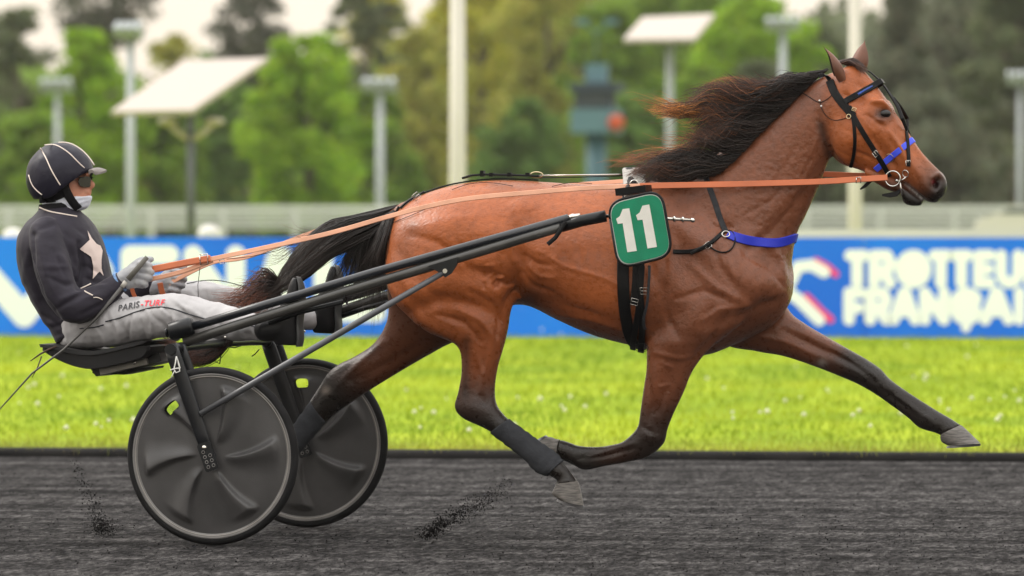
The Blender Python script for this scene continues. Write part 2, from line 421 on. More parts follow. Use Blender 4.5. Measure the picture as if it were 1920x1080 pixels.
def seg_dist2(p, poly):
    d = np.full(len(p), 1e9)
    for i in range(max(1, len(poly) - 1)):
        a = np.array(poly[i], float); b = np.array(poly[min(i + 1, len(poly) - 1)], float); ab = b - a
        t = np.clip(((p - a) @ ab) / max(ab @ ab, 1e-9), 0, 1); d = np.minimum(d, np.hypot(*(p - a - t[:, None] * ab).T))
    return d
def letter(name, strokes, w, m=None, proud=.006, holes=()):
    vs, fs = stroke_shape(strokes, w, holes)
    me = mesh_from([bpt(x, y, proud) for x, y in vs], fs, False); o = link(name, me, m or white_m); under(barrier, o); return o
def arc(cx, cy, rx, ry, a0, a1, n=14): return [(cx + rx * math.cos(math.radians(a0 + (a1 - a0) * i / n)), cy - ry * math.sin(math.radians(a0 + (a1 - a0) * i / n))) for i in range(n + 1)]
def glyph(ch, x0, x1, y0, y1, w):
    """fat rounded capital filling the box; w = stroke half width"""
    l, r, t, b = x0 + w, x1 - w, y0 + w, y1 - w; cx, cy = (l + r) / 2, (t + b) / 2
    return {'T': [[(l, t), (r, t)], [(cx, t), (cx, b)]], 'R': [[(l, b), (l, t), (r - 6, t), (r, (t + cy) / 2 + 1), (r - 5, cy + 3), (l, cy + 3)], [(cx, cy + 2), (r, b)]],
            'O': [arc(cx, cy, (r - l) / 2, (b - t) / 2, 0, 360, 28)], 'E': [[(r, t), (l, t), (l, b), (r, b)], [(l, cy), (r - 3, cy)]], 'U': [[(l, t), (l, cy + 6)] + arc(cx, cy + 6, (r - l) / 2, b - cy - 6, 180, 360) + [(r, t)]],
            'F': [[(r, t), (l, t), (l, b)], [(l, cy + 3), (r - 4, cy + 3)]], 'A': [[(l, b), (cx - 2, t), (cx + 2, t), (r, b)], [(cx - 8, cy + 10), (cx + 8, cy + 10)]],
            'N': [[(l, b), (l, t), (r, b), (r, t)]], 'C': [arc(cx, cy, (r - l) / 2, (b - t) / 2, 42, 318, 24)], 'I': [[(cx, t), (cx, b)]],
            'S': [[(r, t + 4), (cx, t), (l, (t + cy) / 2), (cx, cy), (r, (cy + b) / 2), (cx, b), (l, b - 4)]], 'V': [[(l, t), (cx, b), (r, t)]],
            'D': [[(l, t), (l, b), (cx, b), (r, cy + 8), (r, cy - 8), (cx, t), (l, t)]]}[ch]
w1 = 11.0
for ch, x0, x1 in (('T', 1583, 1631), ('R', 1628, 1680), ('O', 1678, 1747), ('T', 1741, 1787), ('T', 1780, 1825), ('E', 1824, 1867), ('U', 1866, 1920), ('R', 1920, 1972)):
    letter('letter', glyph(ch, x0, x1, 468, 541, w1 if ch != 'O' else 19), w1 if ch != 'O' else 19)
for ch, x0, x1 in (('F', 1581, 1624), ('R', 1621, 1673), ('A', 1665, 1727), ('N', 1723, 1781), ('C', 1779, 1846), ('A', 1836, 1902), ('I', 1896, 1928), ('S', 1928, 1978)):
    g_ = glyph(ch, x0, x1, 538, 610, w1 if ch != 'C' else 17)
    letter('letter', g_, w1 if ch != 'C' else 17)
letter('cedilla', [[(1813, 606), (1811, 614)]], 9, proud=.009)
# running-figure emblem in front of the words
letter('emblem', [[(1496, 500), (1522, 497), (1545, 510)], [(1496, 500), (1474, 545), (1498, 562), (1536, 600)], [(1474, 545), (1440, 560)]], 11)
letter('emblem_stripe', [[(1530, 489), (1552, 501), (1567, 514)]], 6.5, pink_m, .004); letter('emblem_stripe', [[(1512, 557), (1540, 585), (1557, 599)]], 7.5, pink_m, .004)
# big capitals at the other end
letter('letter', [[(-75, 455), (45, 592)], [(45, 592), (140, 474)]], 22)
letter('letter', [[(150, 596), (150, 486), (180, 486), (193, 508), (182, 540), (152, 542)], [(165, 545), (205, 596)]], 19)
letter('letter', [[(318, 478), (244, 478), (244, 592), (318, 592)], [(244, 536), (310, 536)]], 18)
letter('letter', [[(362, 592), (362, 478), (442, 592), (442, 478)]], 18)
letter('letter', [[(484, 592), (520, 478), (528, 478), (566, 592)], [(500, 556), (550, 556)]], 18)
letter('letter', [[(606, 478), (606, 586), (706, 586), (706, 552)], [(606, 545), (700, 545)], [(606, 565), (700, 565)]], 18)

# white rail and round-topped posts just behind the barrier
paint_m = mat('white_paint', (.62, .60, .55), .5, var=.06, vscale=2)
OFF2 = BOFF + 4.0
rail = empty('white_rail', px_on(1650, OFF2)); tag(rail, 'cream white rail running just above the lettered end of the barrier', 'rail')
zr0, zr1 = z_at(1650, 446, OFF2), z_at(1650, 431, OFF2)
b = MB(); a_, c_ = px_on(1370, OFF2), px_on(2300, OFF2); mid_ = (a_ + c_) / 2
b.box((mid_.x, mid_.y, (zr0 + zr1) / 2 - .02), ((c_ - a_).length, .08, zr1 - zr0 + .04), rotB); b.build('beam', paint_m, rail, smooth=False)
for x in range(1380, 2300, 150):
    p = px_on(x, OFF2 + .09); b = MB(); b.box((p.x, p.y, zr1 / 2 - .02), (.09, .09, zr1 - .05), rotB); b.build('post', paint_m, rail, smooth=False)
for x, yt, lab in ((25, 428, 'white round-topped marker post peeking over the barrier behind the driver'), (393, 421, 'white round-topped marker post peeking over the barrier between driver and tail')):
    p = px_on(x, OFF2); zt = z_at(x, yt, OFF2); r = .15
    t = empty('marker_post', p); tag(t, lab, 'marker post', 'round-topped marker posts')
    b = MB(); b.tube([(p.x, p.y, 0), (p.x, p.y, zt - r * 1.2)], .06, 12); b.build('stake', paint_m, t)
    b = MB(); b.ball((p.x, p.y, zt - r * .8), (r, r, r * .8)); b.build('cap', paint_m, t)

# ================================================================== FAR FENCE, POLES, LAMPS, TOWER
FO = 118.0
fence = empty('rail_fence', px_on(960, FO)); tag(fence, 'pale multi-rail fence across the whole far side of the field', 'fence')
fp_m = mat('fence_paint', (.62, .64, .62), .6)
fa, fb = px_on(-1500, FO), px_on(3420, FO); fm = (fa + fb) / 2; fl_ = (fb - fa).length
for z, th in ((z_at(960, 390, FO), .12), (z_at(960, 399, FO), .05), (z_at(960, 408, FO), .09), (z_at(960, 417, FO), .05), (z_at(960, 426, FO), .08)):
    b = MB(); b.box((fm.x, fm.y, z), (fl_, .06, th), rotB); b.build('rail', fp_m, fence, smooth=False)
for i in range(36):
    p = fa + (fb - fa) * ((i + .5) / 36); zt = z_at(960, 386, FO); b = MB(); b.box((p.x, p.y + .09, zt / 2), (.14, .1, zt), rotB); b.build('post', fp_m, fence, smooth=False)
hedge_m = leafy('hedge_leaf', trans=.3)
metal_m = mat('lamp_metal', (.33, .36, .365), .5, metal=.1); pole_white = mat('pole_white', (.52, .49, .42), .5, var=.05, vscale=1)
dark_post = mat('post_dark', (.10, .11, .12), .5, metal=.3); canopy_m = mat('canopy_cream', (.45, .395, .35), .6)
def pole(px, py_top, off, wpx, m, lab, head=None, base_flare=False):
    p = px_on(px, off); d = float((np.array(p) - CC) @ CF); s = FPX / d; r = wpx / s / 2; zt = z_at(px, py_top, off)
    t = empty('floodlight_pole' if head else 'tall_pole', p); tag(t, lab, 'pole', 'tall poles beyond the barrier')
    b = MB(); b.tube([(p.x, p.y, 0), (p.x, p.y, 1.2), (p.x, p.y, zt)], [r * 1.15, r * 1.05, r * .85], 14); b.build('shaft', m, t)
    b = MB(); b.tube([(p.x, p.y, 0), (p.x, p.y, .35)], [r * 2.2, r * 2.0], 14); b.build('base', m, t)
    if head:
        hw = head / s
        b = MB(); b.box((p.x, p.y, zt + .05), (hw, .25, .12), rotB); b.build('crossarm', m, t, smooth=False)
        for k in (-1, -.33, .33, 1):
            q = p + KD * (k * hw * .42); b = MB(); b.box((q.x, q.y - .15, zt + .05 + 12 / s), (hw * .2, .3, 15 / s), rotB @ Matrix.Rotation(.4, 3, 'X')); b.build('lamp_head', metal_m, t, smooth=False)
    return t
pole(858, -60, BOFF + 9, 31, pole_white, 'thick white pole rising behind the horse rump')
pole(1603, -60, BOFF + 14, 25, pole_white, 'thick white pole standing behind the horse head')
pole(245, 72, BOFF + 26, 17, metal_m, 'pale grey floodlight pole beside the tilted cream canopy lamp', 48)
pole(108, 172, FO + 30, 12, metal_m, 'small distant floodlight pole above the driver helmet', 56)
pole(713, 172, FO + 4, 15, metal_m, 'grey floodlight pole left of the thick white pole', 60)
pole(1468, 58, FO + 6, 15, metal_m, 'grey floodlight pole above the horse neck', 58)
pole(1912, 160, FO + 2, 10, metal_m, 'grey floodlight pole at the far edge right of the horse', 44)
def canopy_lamp(px, off, quad, arms, lab, post_m):
    p = px_on(px, off); t = empty('solar_lamp', p); tag(t, lab, 'lamp', 'solar street lamps')
    d = float((np.array(p) - CC) @ CF); s = FPX / d
    pts = [px_on(x, off + o) for x, y, o in quad]; top = [Vector((q.x, q.y, z_at(x, y, off + o))) for q, (x, y, o) in zip(pts, quad)]
    n_ = (top[1] - top[0]).cross(top[3] - top[0]).normalized(); n_ = n_ if n_.z > 0 else -n_
    b = MB(); b.add(top + [v - n_ * .07 for v in top], [(0, 1, 2, 3), (7, 6, 5, 4), (0, 4, 5, 1), (1, 5, 6, 2), (2, 6, 7, 3), (3, 7, 4, 0)]); b.build('solar_panel', canopy_m, t, smooth=False)
    c = sum(top, Vector()) / 4; zt = c.z - .1
    pq = px_on(px, off + 1.1); b = MB(); b.tube([(pq.x, pq.y, 0), (pq.x, pq.y, zt + .06)], [9 / s, 7 / s], 12); b.build('post', post_m, t); p = pq
    for sx in arms:
        za = z_at(px, 262, off); b = MB(); q = p + KD * (sx / s)
        b.tube([(p.x, p.y, za), ((p.x + q.x) / 2, (p.y + q.y) / 2, za + 14 / s), (q.x, q.y, za + 34 / s)], 6 / s, 8); b.build('arm', canopy_m, t)
        b = MB(); b.ball((q.x, q.y, za + 36 / s), (20 / s, 12 / s, 8 / s)); b.build('lamp_head', canopy_m, t)
canopy_lamp(358, BOFF + 20, [(208, 209, 0), (360, 206, 0), (503, 108, 2.2), (345, 113, 2.2)], (-44, 46), 'solar lamp with a large tilted cream panel on a dark post behind the driver', dark_post)
canopy_lamp(1256, BOFF + 45, [(1168, 74, 0), (1302, 72, 0), (1340, 26, 1.8), (1205, 32, 1.8)], (), 'solar lamp with tilted cream panel high above the horse mane', metal_m)
# judges tower
tO = FO + 60; tp = px_on(1118, tO); tw = empty('judges_tower', tp); tag(tw, 'blue grey judges tower with dark cabin and orange disc beyond the fence', 'tower')
ts = FPX / float((np.array(tp) - CC) @ CF); Zt = lambda y: z_at(1118, y, tO)
tb_m = mat('tower_blue', lin(84, 118, 128), .6); tn_m = mat('tower_navy', lin(34, 50, 64), .5); td_m = mat('tower_teal', lin(62, 98, 108), .6); or_m = mat('disc_orange', lin(190, 82, 45), .6)
def tbox(name, x0, x1, y0, y1, m, dep=2.0, dy=0.0):
    b = MB(); q = tp + KD * (((x0 + x1) / 2 - 1118) / ts); b.box((q.x, q.y + dy, (Zt(y0) + Zt(y1)) / 2), ((x1 - x0) / ts, dep, Zt(y0) - Zt(y1)), rotB); return b.build(name, m, tw, smooth=False)
b = MB(); b.tube([(tp.x, tp.y, 0), (tp.x, tp.y, Zt(250))], 19 / ts, 14); b.build('stem', td_m, tw)
tbox('gallery', 1075, 1162, 205, 250, tb_m); tbox('cabin', 1084, 1152, 172, 206, tn_m, 1.7); tbox('roof', 1072, 1166, 156, 173, tn_m, 2.3); tbox('turret', 1100, 1138, 120, 157, tb_m, 1.0)
for k in range(4): tbox('window', 1087 + k * 16.5, 1100 + k * 16.5, 176, 202, mat('tower_glass', (.03, .05, .06), .1), .1, -.87)
b = MB(); q = tp + KD * (50 / ts); b.tube([(q.x, q.y - 1.15, Zt(231)), (q.x, q.y - 1.02, Zt(231))], 15 / ts, 24); b.build('orange_disc', or_m, tw)
for sx in (-1, 1):
    b = MB(); q = tp + KD * (sx * 28 / ts); b.tube([(tp.x, tp.y, Zt(122)), (tp.x, tp.y, Zt(62)), (q.x, q.y, Zt(40))], 1.6 / ts, 8); b.build('mast', td_m, tw)
    b = MB(); b.box((q.x, q.y, Zt(41)), (24 / ts, .3, 9 / ts), rotB); b.build('lamp_head', tb_m, tw, smooth=False)
# pale parked car seen over the barrier at the far end
vO = BOFF + 30; vp = px_on(1885, vO); vs_ = FPX / float((np.array(vp) - CC) @ CF); car = empty('parked_car', vp); tag(car, 'cream parked car half hidden by the barrier at the far end', 'car')
def cz(y): return z_at(1885, y, vO)
prof = [(1829, 452), (1829, 425), (1840, 410), (1868, 402), (1890, 388), (1945, 386), (1985, 400), (2000, 425), (2000, 452)]
b = MB(); fr = []
for sy in (-.85, -.7, .7, .85):
    k_ = .97 if abs(sy) > .8 else 1
    for x, y in prof: q = vp + KD * ((x - 1915) * k_ + 30) * (1 / vs_) + KN * sy; fr.append(Vector((q.x, q.y, cz(y) if y < 430 else cz(y))))
n = len(prof); fs = [(i * n + k, i * n + (k + 1) % n, (i + 1) * n + (k + 1) % n, (i + 1) * n + k) for i in range(3) for k in range(n)] + [tuple(range(n)), tuple(range(4 * n - 1, 3 * n - 1, -1))]
b.add(fr, fs); b.build('car_body', mat('car_cream', (.62, .60, .54), .3, coat=.5), car, auto=35)
for x in (1855, 1972):
    q = vp + KD * ((x - 1885) / vs_); rr = .31; b = MB(); b.tube([(q.x, q.y, rr) + KN * -.95 if False else Vector((q.x, q.y, rr)) - KN * .95, Vector((q.x, q.y, rr)) + KN * .95], rr, 20); b.build('wheel', mat('tyre_black', (.02, .02, .02), .8), car)
b = MB(); q0 = [vp + KD * ((x - 1885) / vs_) - KN * .86 for x in (1893, 1940, 1965, 1876)]; b.add([Vector((q.x, q.y, cz(y))) for q, y in zip(q0, (391, 390, 401, 401))], [(0, 1, 2, 3)]); b.build('side_window', mat('car_glass', (.12, .14, .15), .1), car, smooth=False)

# ================================================================== TREES
bark_m = mat('bark', (.09, .07, .055), .9, var=.4, vscale=3, bump=.02, bscale=8)
leaf_m = leafy('tree_leaf', trans=.5)
TREE_COLS = {'bright': (.25, .40, .030), 'green': (.19, .30, .040), 'olive': (.34, .35, .075), 'yellow': (.42, .42, .06), 'dark': (.14, .17, .085), 'pine': (.11, .12, .085), 'deep': (.14, .24, .055), 'grey': (.16, .178, .115)}
def tree(px, top, base_w, kind, off, lab, low=.28, nleaf=1500, shape='round', name='broadleaf_tree', leaf=.36, dens=1.0):
    p = px_on(px, off); s = FPX / float((np.array(p) - CC) @ CF); H = z_at(px, top, off); R = base_w / s / 2
    t = empty(name, p); tag(t, lab, 'tree', 'trees beyond the field')
    r2 = np.random.default_rng(int(px * 7 + top + off + 3000)); mb = MB()
    tr_r = .035 * H ** .9
    lean = r2.normal(0, .02, 2) * H
    pts = [Vector((0, 0, 0)), Vector((lean[0] * .3, lean[1] * .3, H * .35)), Vector((lean[0], lean[1], H * .86))]
    mb.tube([p + q for q in pts], [tr_r, tr_r * .75, tr_r * .15], 8)
    for i in range(7):
        a = r2.uniform(0, 6.28); zz = r2.uniform(max(.2, low - .05), .7) * H; q = p + Vector((lean[0] * zz / H, lean[1] * zz / H, zz)); e = q + Vector((math.cos(a) * R * .7, math.sin(a) * R * .7, H * .16))
        mb.tube([q, (q + e) / 2 + Vector((0, 0, .02 * H)), e], [tr_r * .4, tr_r * .28, tr_r * .08], 6)
    mb.build('trunk', bark_m, t)
    # crown: leaf sprays gathered in clumps
    nc = 110; cl = []
    for i in range(nc):
        u = r2.random(); a = r2.uniform(0, 6.28); rr = math.sqrt(r2.random())
        if shape == 'round': prof_ = math.sin(math.pi * (u * .80 + .16)) ** .75
        elif shape == 'tall': prof_ = math.sin(math.pi * (u * .84 + .12)) ** .55
        elif shape == 'cone': prof_ = (1 - u) * .95 + .08
        else: prof_ = math.sin(math.pi * (u * .9 + .08)) ** .6
        z = (low + (1 - low) * u) * H; cl.append((math.cos(a) * rr * R * prof_, math.sin(a) * rr * R * prof_, z, r2.uniform(.17, .33) * R * (1.25 - u * .5), r2.uniform(.75, 1.3)))
    base = np.array(TREE_COLS[kind]); n = int(nleaf * 5.5 * dens); cl = np.array(cl); ci = r2.integers(0, nc, n); c = cl[ci]
    d = r2.normal(0, 1, (n, 3)); d /= np.linalg.norm(d, axis=1)[:, None]; q = np.array([p.x, p.y, 0]) + c[:, :3] + d * (c[:, 3] * r2.random(n) ** .4)[:, None] * np.array([1.1, 1.1, .8]); q[:, 2] = np.clip(q[:, 2], .15 * H * low, H * 1.01)
    cols = base[None] * (c[:, 4] * r2.uniform(.75, 1.25, n))[:, None] * np.stack([r2.uniform(.85, 1.2, n), np.ones(n), np.ones(n)], -1)
    o = link('crown', cards(q, leaf * r2.uniform(.5, 1.15, n), cols), leaf_m); under(t, o); return t
T0 = FO + 95
TL = [ # px, top, width, colour, offset, low, shape, name, leaves, label
 (30, 20, 190, 'dark', 25, .1, 'tall', 'broadleaf_tree', 1500, 'dark tall tree at the picture edge behind the driver'),
 (205, -70, 190, 'pine', 60, .72, 'pine', 'pine_tree', 900, 'tall pine with a flat dark crown above the bright tree by the driver'),
 (165, 62, 210, 'bright', 0, .12, 'round', 'broadleaf_tree', 2300, 'bright green tree behind the driver helmet'),
 (60, 215, 200, 'green', -15, .05, 'round', 'broadleaf_tree', 1700, 'low bushy green tree left of the driver helmet'),
 (330, 70, 210, 'olive', 40, .1, 'round', 'broadleaf_tree', 1700, 'olive green tree behind the big tilted cream panel'),
 (300, 170, 180, 'green', 5, .05, 'round', 'broadleaf_tree', 1600, 'mid green tree below the big tilted cream panel'),
 (470, -25, 150, 'pine', 62, .60, 'pine', 'pine_tree', 900, 'dark pine rising behind the corner of the big cream panel'),
 (425, 150, 160, 'deep', 30, .05, 'tall', 'broadleaf_tree', 1600, 'shadowy deep green tree right of the dark lamp post'),
 (578, 70, 235, 'bright', 0, .06, 'tall', 'broadleaf_tree', 2900, 'large vivid green tree above the horse tail'),
 (690, -60, 150, 'dark', 55, .30, 'tall', 'broadleaf_tree', 1300, 'dark open tree between the vivid tree and the white pole'),
 (715, -30, 150, 'yellow', 75, .55, 'round', 'broadleaf_tree', 700, 'thin yellow green tree top against the pale sky'),
 (700, 170, 190, 'green', 12, .05, 'round', 'broadleaf_tree', 1700, 'green tree behind the grey floodlight pole near the rump'),
 (800, 60, 200, 'olive', 35, .08, 'tall', 'broadleaf_tree', 1900, 'olive tree just left of the thick white pole'),
 (905, -110, 260, 'yellow', 48, .15, 'tall', 'broadleaf_tree', 2600, 'tall yellow green tree right of the thick white pole'),
 (1030, -90, 240, 'olive', 40, .12, 'tall', 'broadleaf_tree', 2500, 'tall olive tree behind the judges tower mast'),
 (985, 190, 190, 'deep', 8, .05, 'round', 'broadleaf_tree', 1700, 'low deep green tree left of the judges tower'),
 (1140, 20, 210, 'green', 30, .08, 'tall', 'broadleaf_tree', 2200, 'tall green tree behind the judges tower'),
 (1190, 180, 190, 'deep', 10, .05, 'round', 'broadleaf_tree', 1600, 'deep green tree right of the judges tower'),
 (1270, -70, 220, 'green', 45, .12, 'tall', 'broadleaf_tree', 2200, 'tall green tree behind the small cream panel'),
 (1310, 130, 180, 'green', 12, .05, 'round', 'broadleaf_tree', 1600, 'bushy green tree behind the flying mane'),
 (1425, 5, 270, 'bright', 22, .45, 'round', 'broadleaf_tree', 2300, 'vivid green rounded crown above the horse neck'),
 (1420, 120, 220, 'dark', 16, .05, 'tall', 'broadleaf_tree', 1800, 'dark green tree behind the horse neck'),
 (1545, 50, 190, 'dark', 35, .06, 'tall', 'broadleaf_tree', 1700, 'dark tree behind the horse ears'),
 (1690, -30, 230, 'grey', 20, .05, 'cone', 'conifer_tree', 3000, 'grey green conifer in front of the horse face'),
 (1800, -80, 260, 'grey', 30, .05, 'tall', 'conifer_tree', 3000, 'broad dark conifer right of the horse face'),
 (1905, -60, 220, 'dark', 15, .05, 'tall', 'conifer_tree', 2600, 'dark conifer at the far edge beyond the horse nose'),
 (1740, 180, 280, 'grey', 5, .02, 'round', 'conifer_tree', 2200, 'low grey green conifer behind the horse muzzle'),
]
for a in TL:
    tree(a[0], a[1], a[2], a[3], T0 + a[4], a[9], a[5], a[8], a[6], a[7])
# the wood behind, one mass of foliage
n = 175000; wx = np.concatenate([rng.uniform(-260, 2180, 110000), rng.uniform(-1900, -260, 32500), rng.uniform(2180, 3800, 32500)]); wo = T0 + rng.uniform(70, 150, n); pw = px_on_arr(wx, wo)
hm_ = np.interp(wx, [-260, 0, 120, 260, 420, 520, 650, 760, 830, 1080, 1400, 1480, 1585, 1640, 1760, 1850, 2180], [9, 9.5, 9.0, 8.6, 9.4, 8.6, 9.0, 10.5, 14, 15, 14, 12.4, 12.0, 12.6, 13.2, 14, 14]) + .6 * np.sin(wx * .037) + .5 * np.sin(wx * .011 + wo)
pw[:, 2] = hm_ * rng.random(n) ** .8
k1 = np.array([TREE_COLS[k] for k in ('dark', 'green', 'deep', 'green', 'olive', 'yellow', 'green', 'deep', 'dark', 'grey', 'dark')]); kx = [-260, 120, 420, 640, 790, 930, 1120, 1330, 1450, 1700, 2180]
wc = np.stack([np.interp(wx + 40 * np.sin(pw[:, 2] * 1.3), kx, k1[:, j]) for j in range(3)], -1); wc *= (.8 + .35 * np.sin(wx * .05 + pw[:, 2] * .9) * np.sin(pw[:, 2] * 1.1 + wx * .021) + rng.normal(0, .15, n))[:, None]
tag(link('far_wood', cards(pw, rng.uniform(.45, .95, n) * np.where((wx < -260) | (wx > 2180), 1.35, 1.0), np.clip(wc * 1.2, .01, 1), .38), leaf_m), 'green wood closing the view behind the separate trees', 'wood', kind='stuff')
# ================================================================== HORSE
def loft_px(sections, per=6, n=28):
    """closed skin through cross-sections: (ax, ay, bx, by, halfwidth, y, egg, dark)"""
    rows = []
    for s in sections:
        a = P(s[0], s[1], s[5]); b = P(s[2], s[3], s[5])
        rows.append([a.x, a.z, b.x, b.z, s[4], s[5], s[6] if len(s) > 6 else 0.0, s[7] if len(s) > 7 else 0.0])
    rows = catmull(rows, per); vs = []; dark = []
    for r in rows:
        cx, cz = (r[0] + r[2]) / 2, (r[1] + r[3]) / 2; ux, uz = (r[0] - r[2]) / 2, (r[1] - r[3]) / 2
        for k in range(n):
            th = 2 * math.pi * k / n; c, s = math.cos(th), math.sin(th)
            w = r[4] * s * (1 - r[6] * c)
            vs.append((cx + ux * c, r[5] + w, cz + uz * c)); dark.append(r[7])
    m = len(rows); fs = [(i * n + k, i * n + (k + 1) % n, (i + 1) * n + (k + 1) % n, (i + 1) * n + k) for i in range(m - 1) for k in range(n)]
    fs += [tuple(range(n - 1, -1, -1)), tuple(range((m - 1) * n, m * n))]
    return vs, fs, dark

TORSO = [(742, 398, 724, 490, .07, 0, 0), (772, 374, 738, 556, .18, 0, .05), (815, 356, 790, 590, .235, 0, .08), (862, 344, 850, 598, .262, 0, .10),
         (922, 337, 925, 582, .262, 0, .14), (985, 338, 985, 572, .262, 0, .16), (1050, 342, 1050, 602, .282, 0, .16), (1115, 345, 1115, 630, .290, 0, .18),
         (1175, 341, 1182, 648, .275, 0, .24), (1222, 330, 1248, 662, .245, 0, .28), (1270, 322, 1320, 668, .225, 0, .25), (1325, 335, 1392, 640, .205, 0, .15),
         (1375, 385, 1452, 606, .180, 0, .0), (1440, 440, 1480, 570, .130, 0, 0), (1474, 470, 1486, 530, .07, 0, 0)]
NECK = [(1200, 338, 1420, 590, .15, 0, .1), (1245, 322, 1478, 510, .148, 0, .2), (1300, 300, 1492, 445, .132, 0, .22), (1355, 268, 1510, 408, .115, 0, .2),
        (1408, 232, 1527, 371, .102, 0, .15), (1455, 198, 1542, 336, .094, 0, .1), (1500, 166, 1554, 303, .088, 0, .05), (1540, 142, 1566, 280, .082, 0, 0), (1572, 130, 1590, 262, .07, 0, 0)]
HEAD = [(1572, 132, 1548, 205, .055, 0, 0), (1604, 121, 1550, 252, .082, 0, .05), (1634, 148, 1561, 292, .094, 0, .05), (1655, 176, 1582, 309, .098, 0, -.1), (1674, 203, 1610, 318, .094, 0, -.12),
        (1692, 230, 1638, 329, .080, 0, -.05), (1711, 260, 1662, 336, .066, 0, 0), (1728, 285, 1684, 340, .057, 0, 0), (1746, 305, 1704, 351, .053, 0, 0, .3),
        (1763, 322, 1722, 366, .055, 0, 0, .75), (1774, 338, 1738, 377, .050, 0, 0, .95), (1775, 352, 1752, 380, .036, 0, 0, 1), (1771, 364, 1760, 376, .015, 0, 0, 1)]
JAW = [(1625, 310, 1625, 334, .05, 0, 0), (1648, 318, 1645, 345, .046, 0, 0, .3), (1672, 330, 1664, 356, .042, 0, 0, .6), (1690, 343, 1687, 364, .036, 0, 0, .9), (1705, 353, 1696, 381, .036, 0, 0, 1), (1720, 366, 1712, 386, .034, 0, 0, 1), (1731, 376, 1727, 385, .018, 0, 0, 1)]
DOCK = [(785, 366, 755, 412, .05, 0, 0), (735, 388, 726, 416, .034, 0, 0, .8), (690, 403, 687, 419, .02, 0, 0, 1)]
NH = [(985, 400, 752, 420, .125, -.11), (985, 470, 722, 495, .135, -.128), (972, 540, 738, 566, .122, -.14), (958, 590, 798, 620, .098, -.15), (947, 640, 856, 647, .070, -.155, 0, .05),
      (933, 690, 866, 690, .050, -.16, 0, .25), (928, 730, 860, 732, .044, -.165, 0, .75), (931, 757, 853, 763, .045, -.17, 0, .92), (944, 777, 868, 784, .041, -.175, 0, .95), (962, 793, 912, 805, .033, -.18, 0, 1),
      (985, 810, 952, 833, .028, -.185, 0, 1), (1013, 832, 984, 858, .029, -.19, 0, 1), (1040, 853, 1008, 880, .034, -.195, 0, 1), (1059, 872, 1031, 892, .036, -.20, 0, 1), (1072, 888, 1045, 901, .033, -.20, 0, 1), (1083, 903, 1043, 909, .042, -.20, 0, 1)]
FH = [(950, 450, 745, 430, .115, .12), (940, 540, 724, 515, .12, .13, 0, .0), (890, 618, 728, 575, .10, .14, 0, .1), (828, 652, 722, 612, .08, .145, 0, .15), (770, 685, 700, 645, .060, .15, 0, .2),
      (725, 712, 664, 669, .050, .15, 0, .3), (690, 734, 637, 682, .046, .15, 0, .75), (656, 757, 616, 699, .047, .15, 0, .95), (629, 776, 597, 728, .041, .15, 0, 1), (608, 796, 579, 756, .034, .15, 0, 1),
      (588, 817, 561, 785, .029, .15, 0, 1), (562, 848, 536, 820, .030, .15, 0, 1), (545, 870, 514, 846, .036, .15, 0, 1), (528, 890, 500, 872, .033, .15, 0, 1), (520, 905, 487, 884, .042, .15, 0, 1)]
NF = [(1420, 430, 1255, 440, .075, -.115), (1445, 520, 1228, 540, .092, -.13), (1405, 592, 1217, 612, .090, -.14), (1335, 650, 1213, 658, .074, -.14), (1300, 693, 1212, 694, .058, -.14, 0, .05),
      (1282, 735, 1206, 735, .048, -.135, 0, .25), (1264, 773, 1201, 770, .041, -.13, 0, .75), (1252, 803, 1197, 797, .041, -.125, 0, .9), (1244, 832, 1187, 812, .041, -.12, 0, .95), (1214, 857, 1168, 828, .036, -.115, 0, .95),
      (1178, 866, 1148, 834, .028, -.11, 0, .9), (1130, 875, 1118, 838, .026, -.11, 0, .95), (1096, 881, 1086, 836, .031, -.105, 0, 1), (1068, 868, 1068, 830, .031, -.105, 0, 1), (1047, 860, 1050, 824, .034, -.105, 0, 1)]
FF = [(1455, 500, 1330, 560, .085, .11), (1474, 570, 1352, 640, .088, .12), (1503, 602, 1420, 659, .074, .125, 0, .1), (1548, 630, 1470, 668, .055, .13, 0, .15), (1590, 654, 1530, 688, .047, .13, 0, .45),
      (1622, 672, 1578, 707, .042, .13, 0, .85), (1650, 691, 1608, 720, .042, .13, 0, .95), (1670, 712, 1640, 738, .037, .13, 0, .95), (1702, 735, 1674, 762, .028, .13, 0, .95), (1736, 757, 1702, 783, .027, .13, 0, .95),
      (1760, 772, 1724, 802, .033, .13, 0, 1), (1781, 784, 1752, 811, .031, .13, 0, 1), (1801, 797, 1764, 816, .036, .13, 0, 1)]
PARTS = [TORSO, NECK, HEAD, JAW, DOCK, NH, FH, NF, FF]
_v = []; _f = []; _dk = []; _pt = []
for pi_, sec in enumerate(PARTS):
    vs, fs, dk = loft_px(sec)
    k = len(_v); _v += vs; _f += [tuple(i + k for i in f) for f in fs]; _dk += dk; _pt += [pi_] * len(vs)
raw = bpy.data.objects.new('raw', mesh_from(_v, _f)); COL.objects.link(raw)
bm = bmesh.new(); bm.from_mesh(raw.data); bmesh.ops.recalc_face_normals(bm, faces=bm.faces); bm.to_mesh(raw.data); bm.free()
md = raw.modifiers.new('r', 'REMESH'); md.mode = 'VOXEL'; md.voxel_size = 0.0062; md.use_smooth_shade = True
_dg = bpy.context.evaluated_depsgraph_get()
hm = bpy.data.meshes.new_from_object(raw.evaluated_get(_dg))
bpy.data.objects.remove(raw)
NV = len(hm.vertices)
co = np.empty(NV * 3); hm.vertices.foreach_get('co', co); co = co.reshape(-1, 3)
ed = np.empty(len(hm.edges) * 2, np.int64); hm.edges.foreach_get('vertices', ed); ed = ed.reshape(-1, 2)
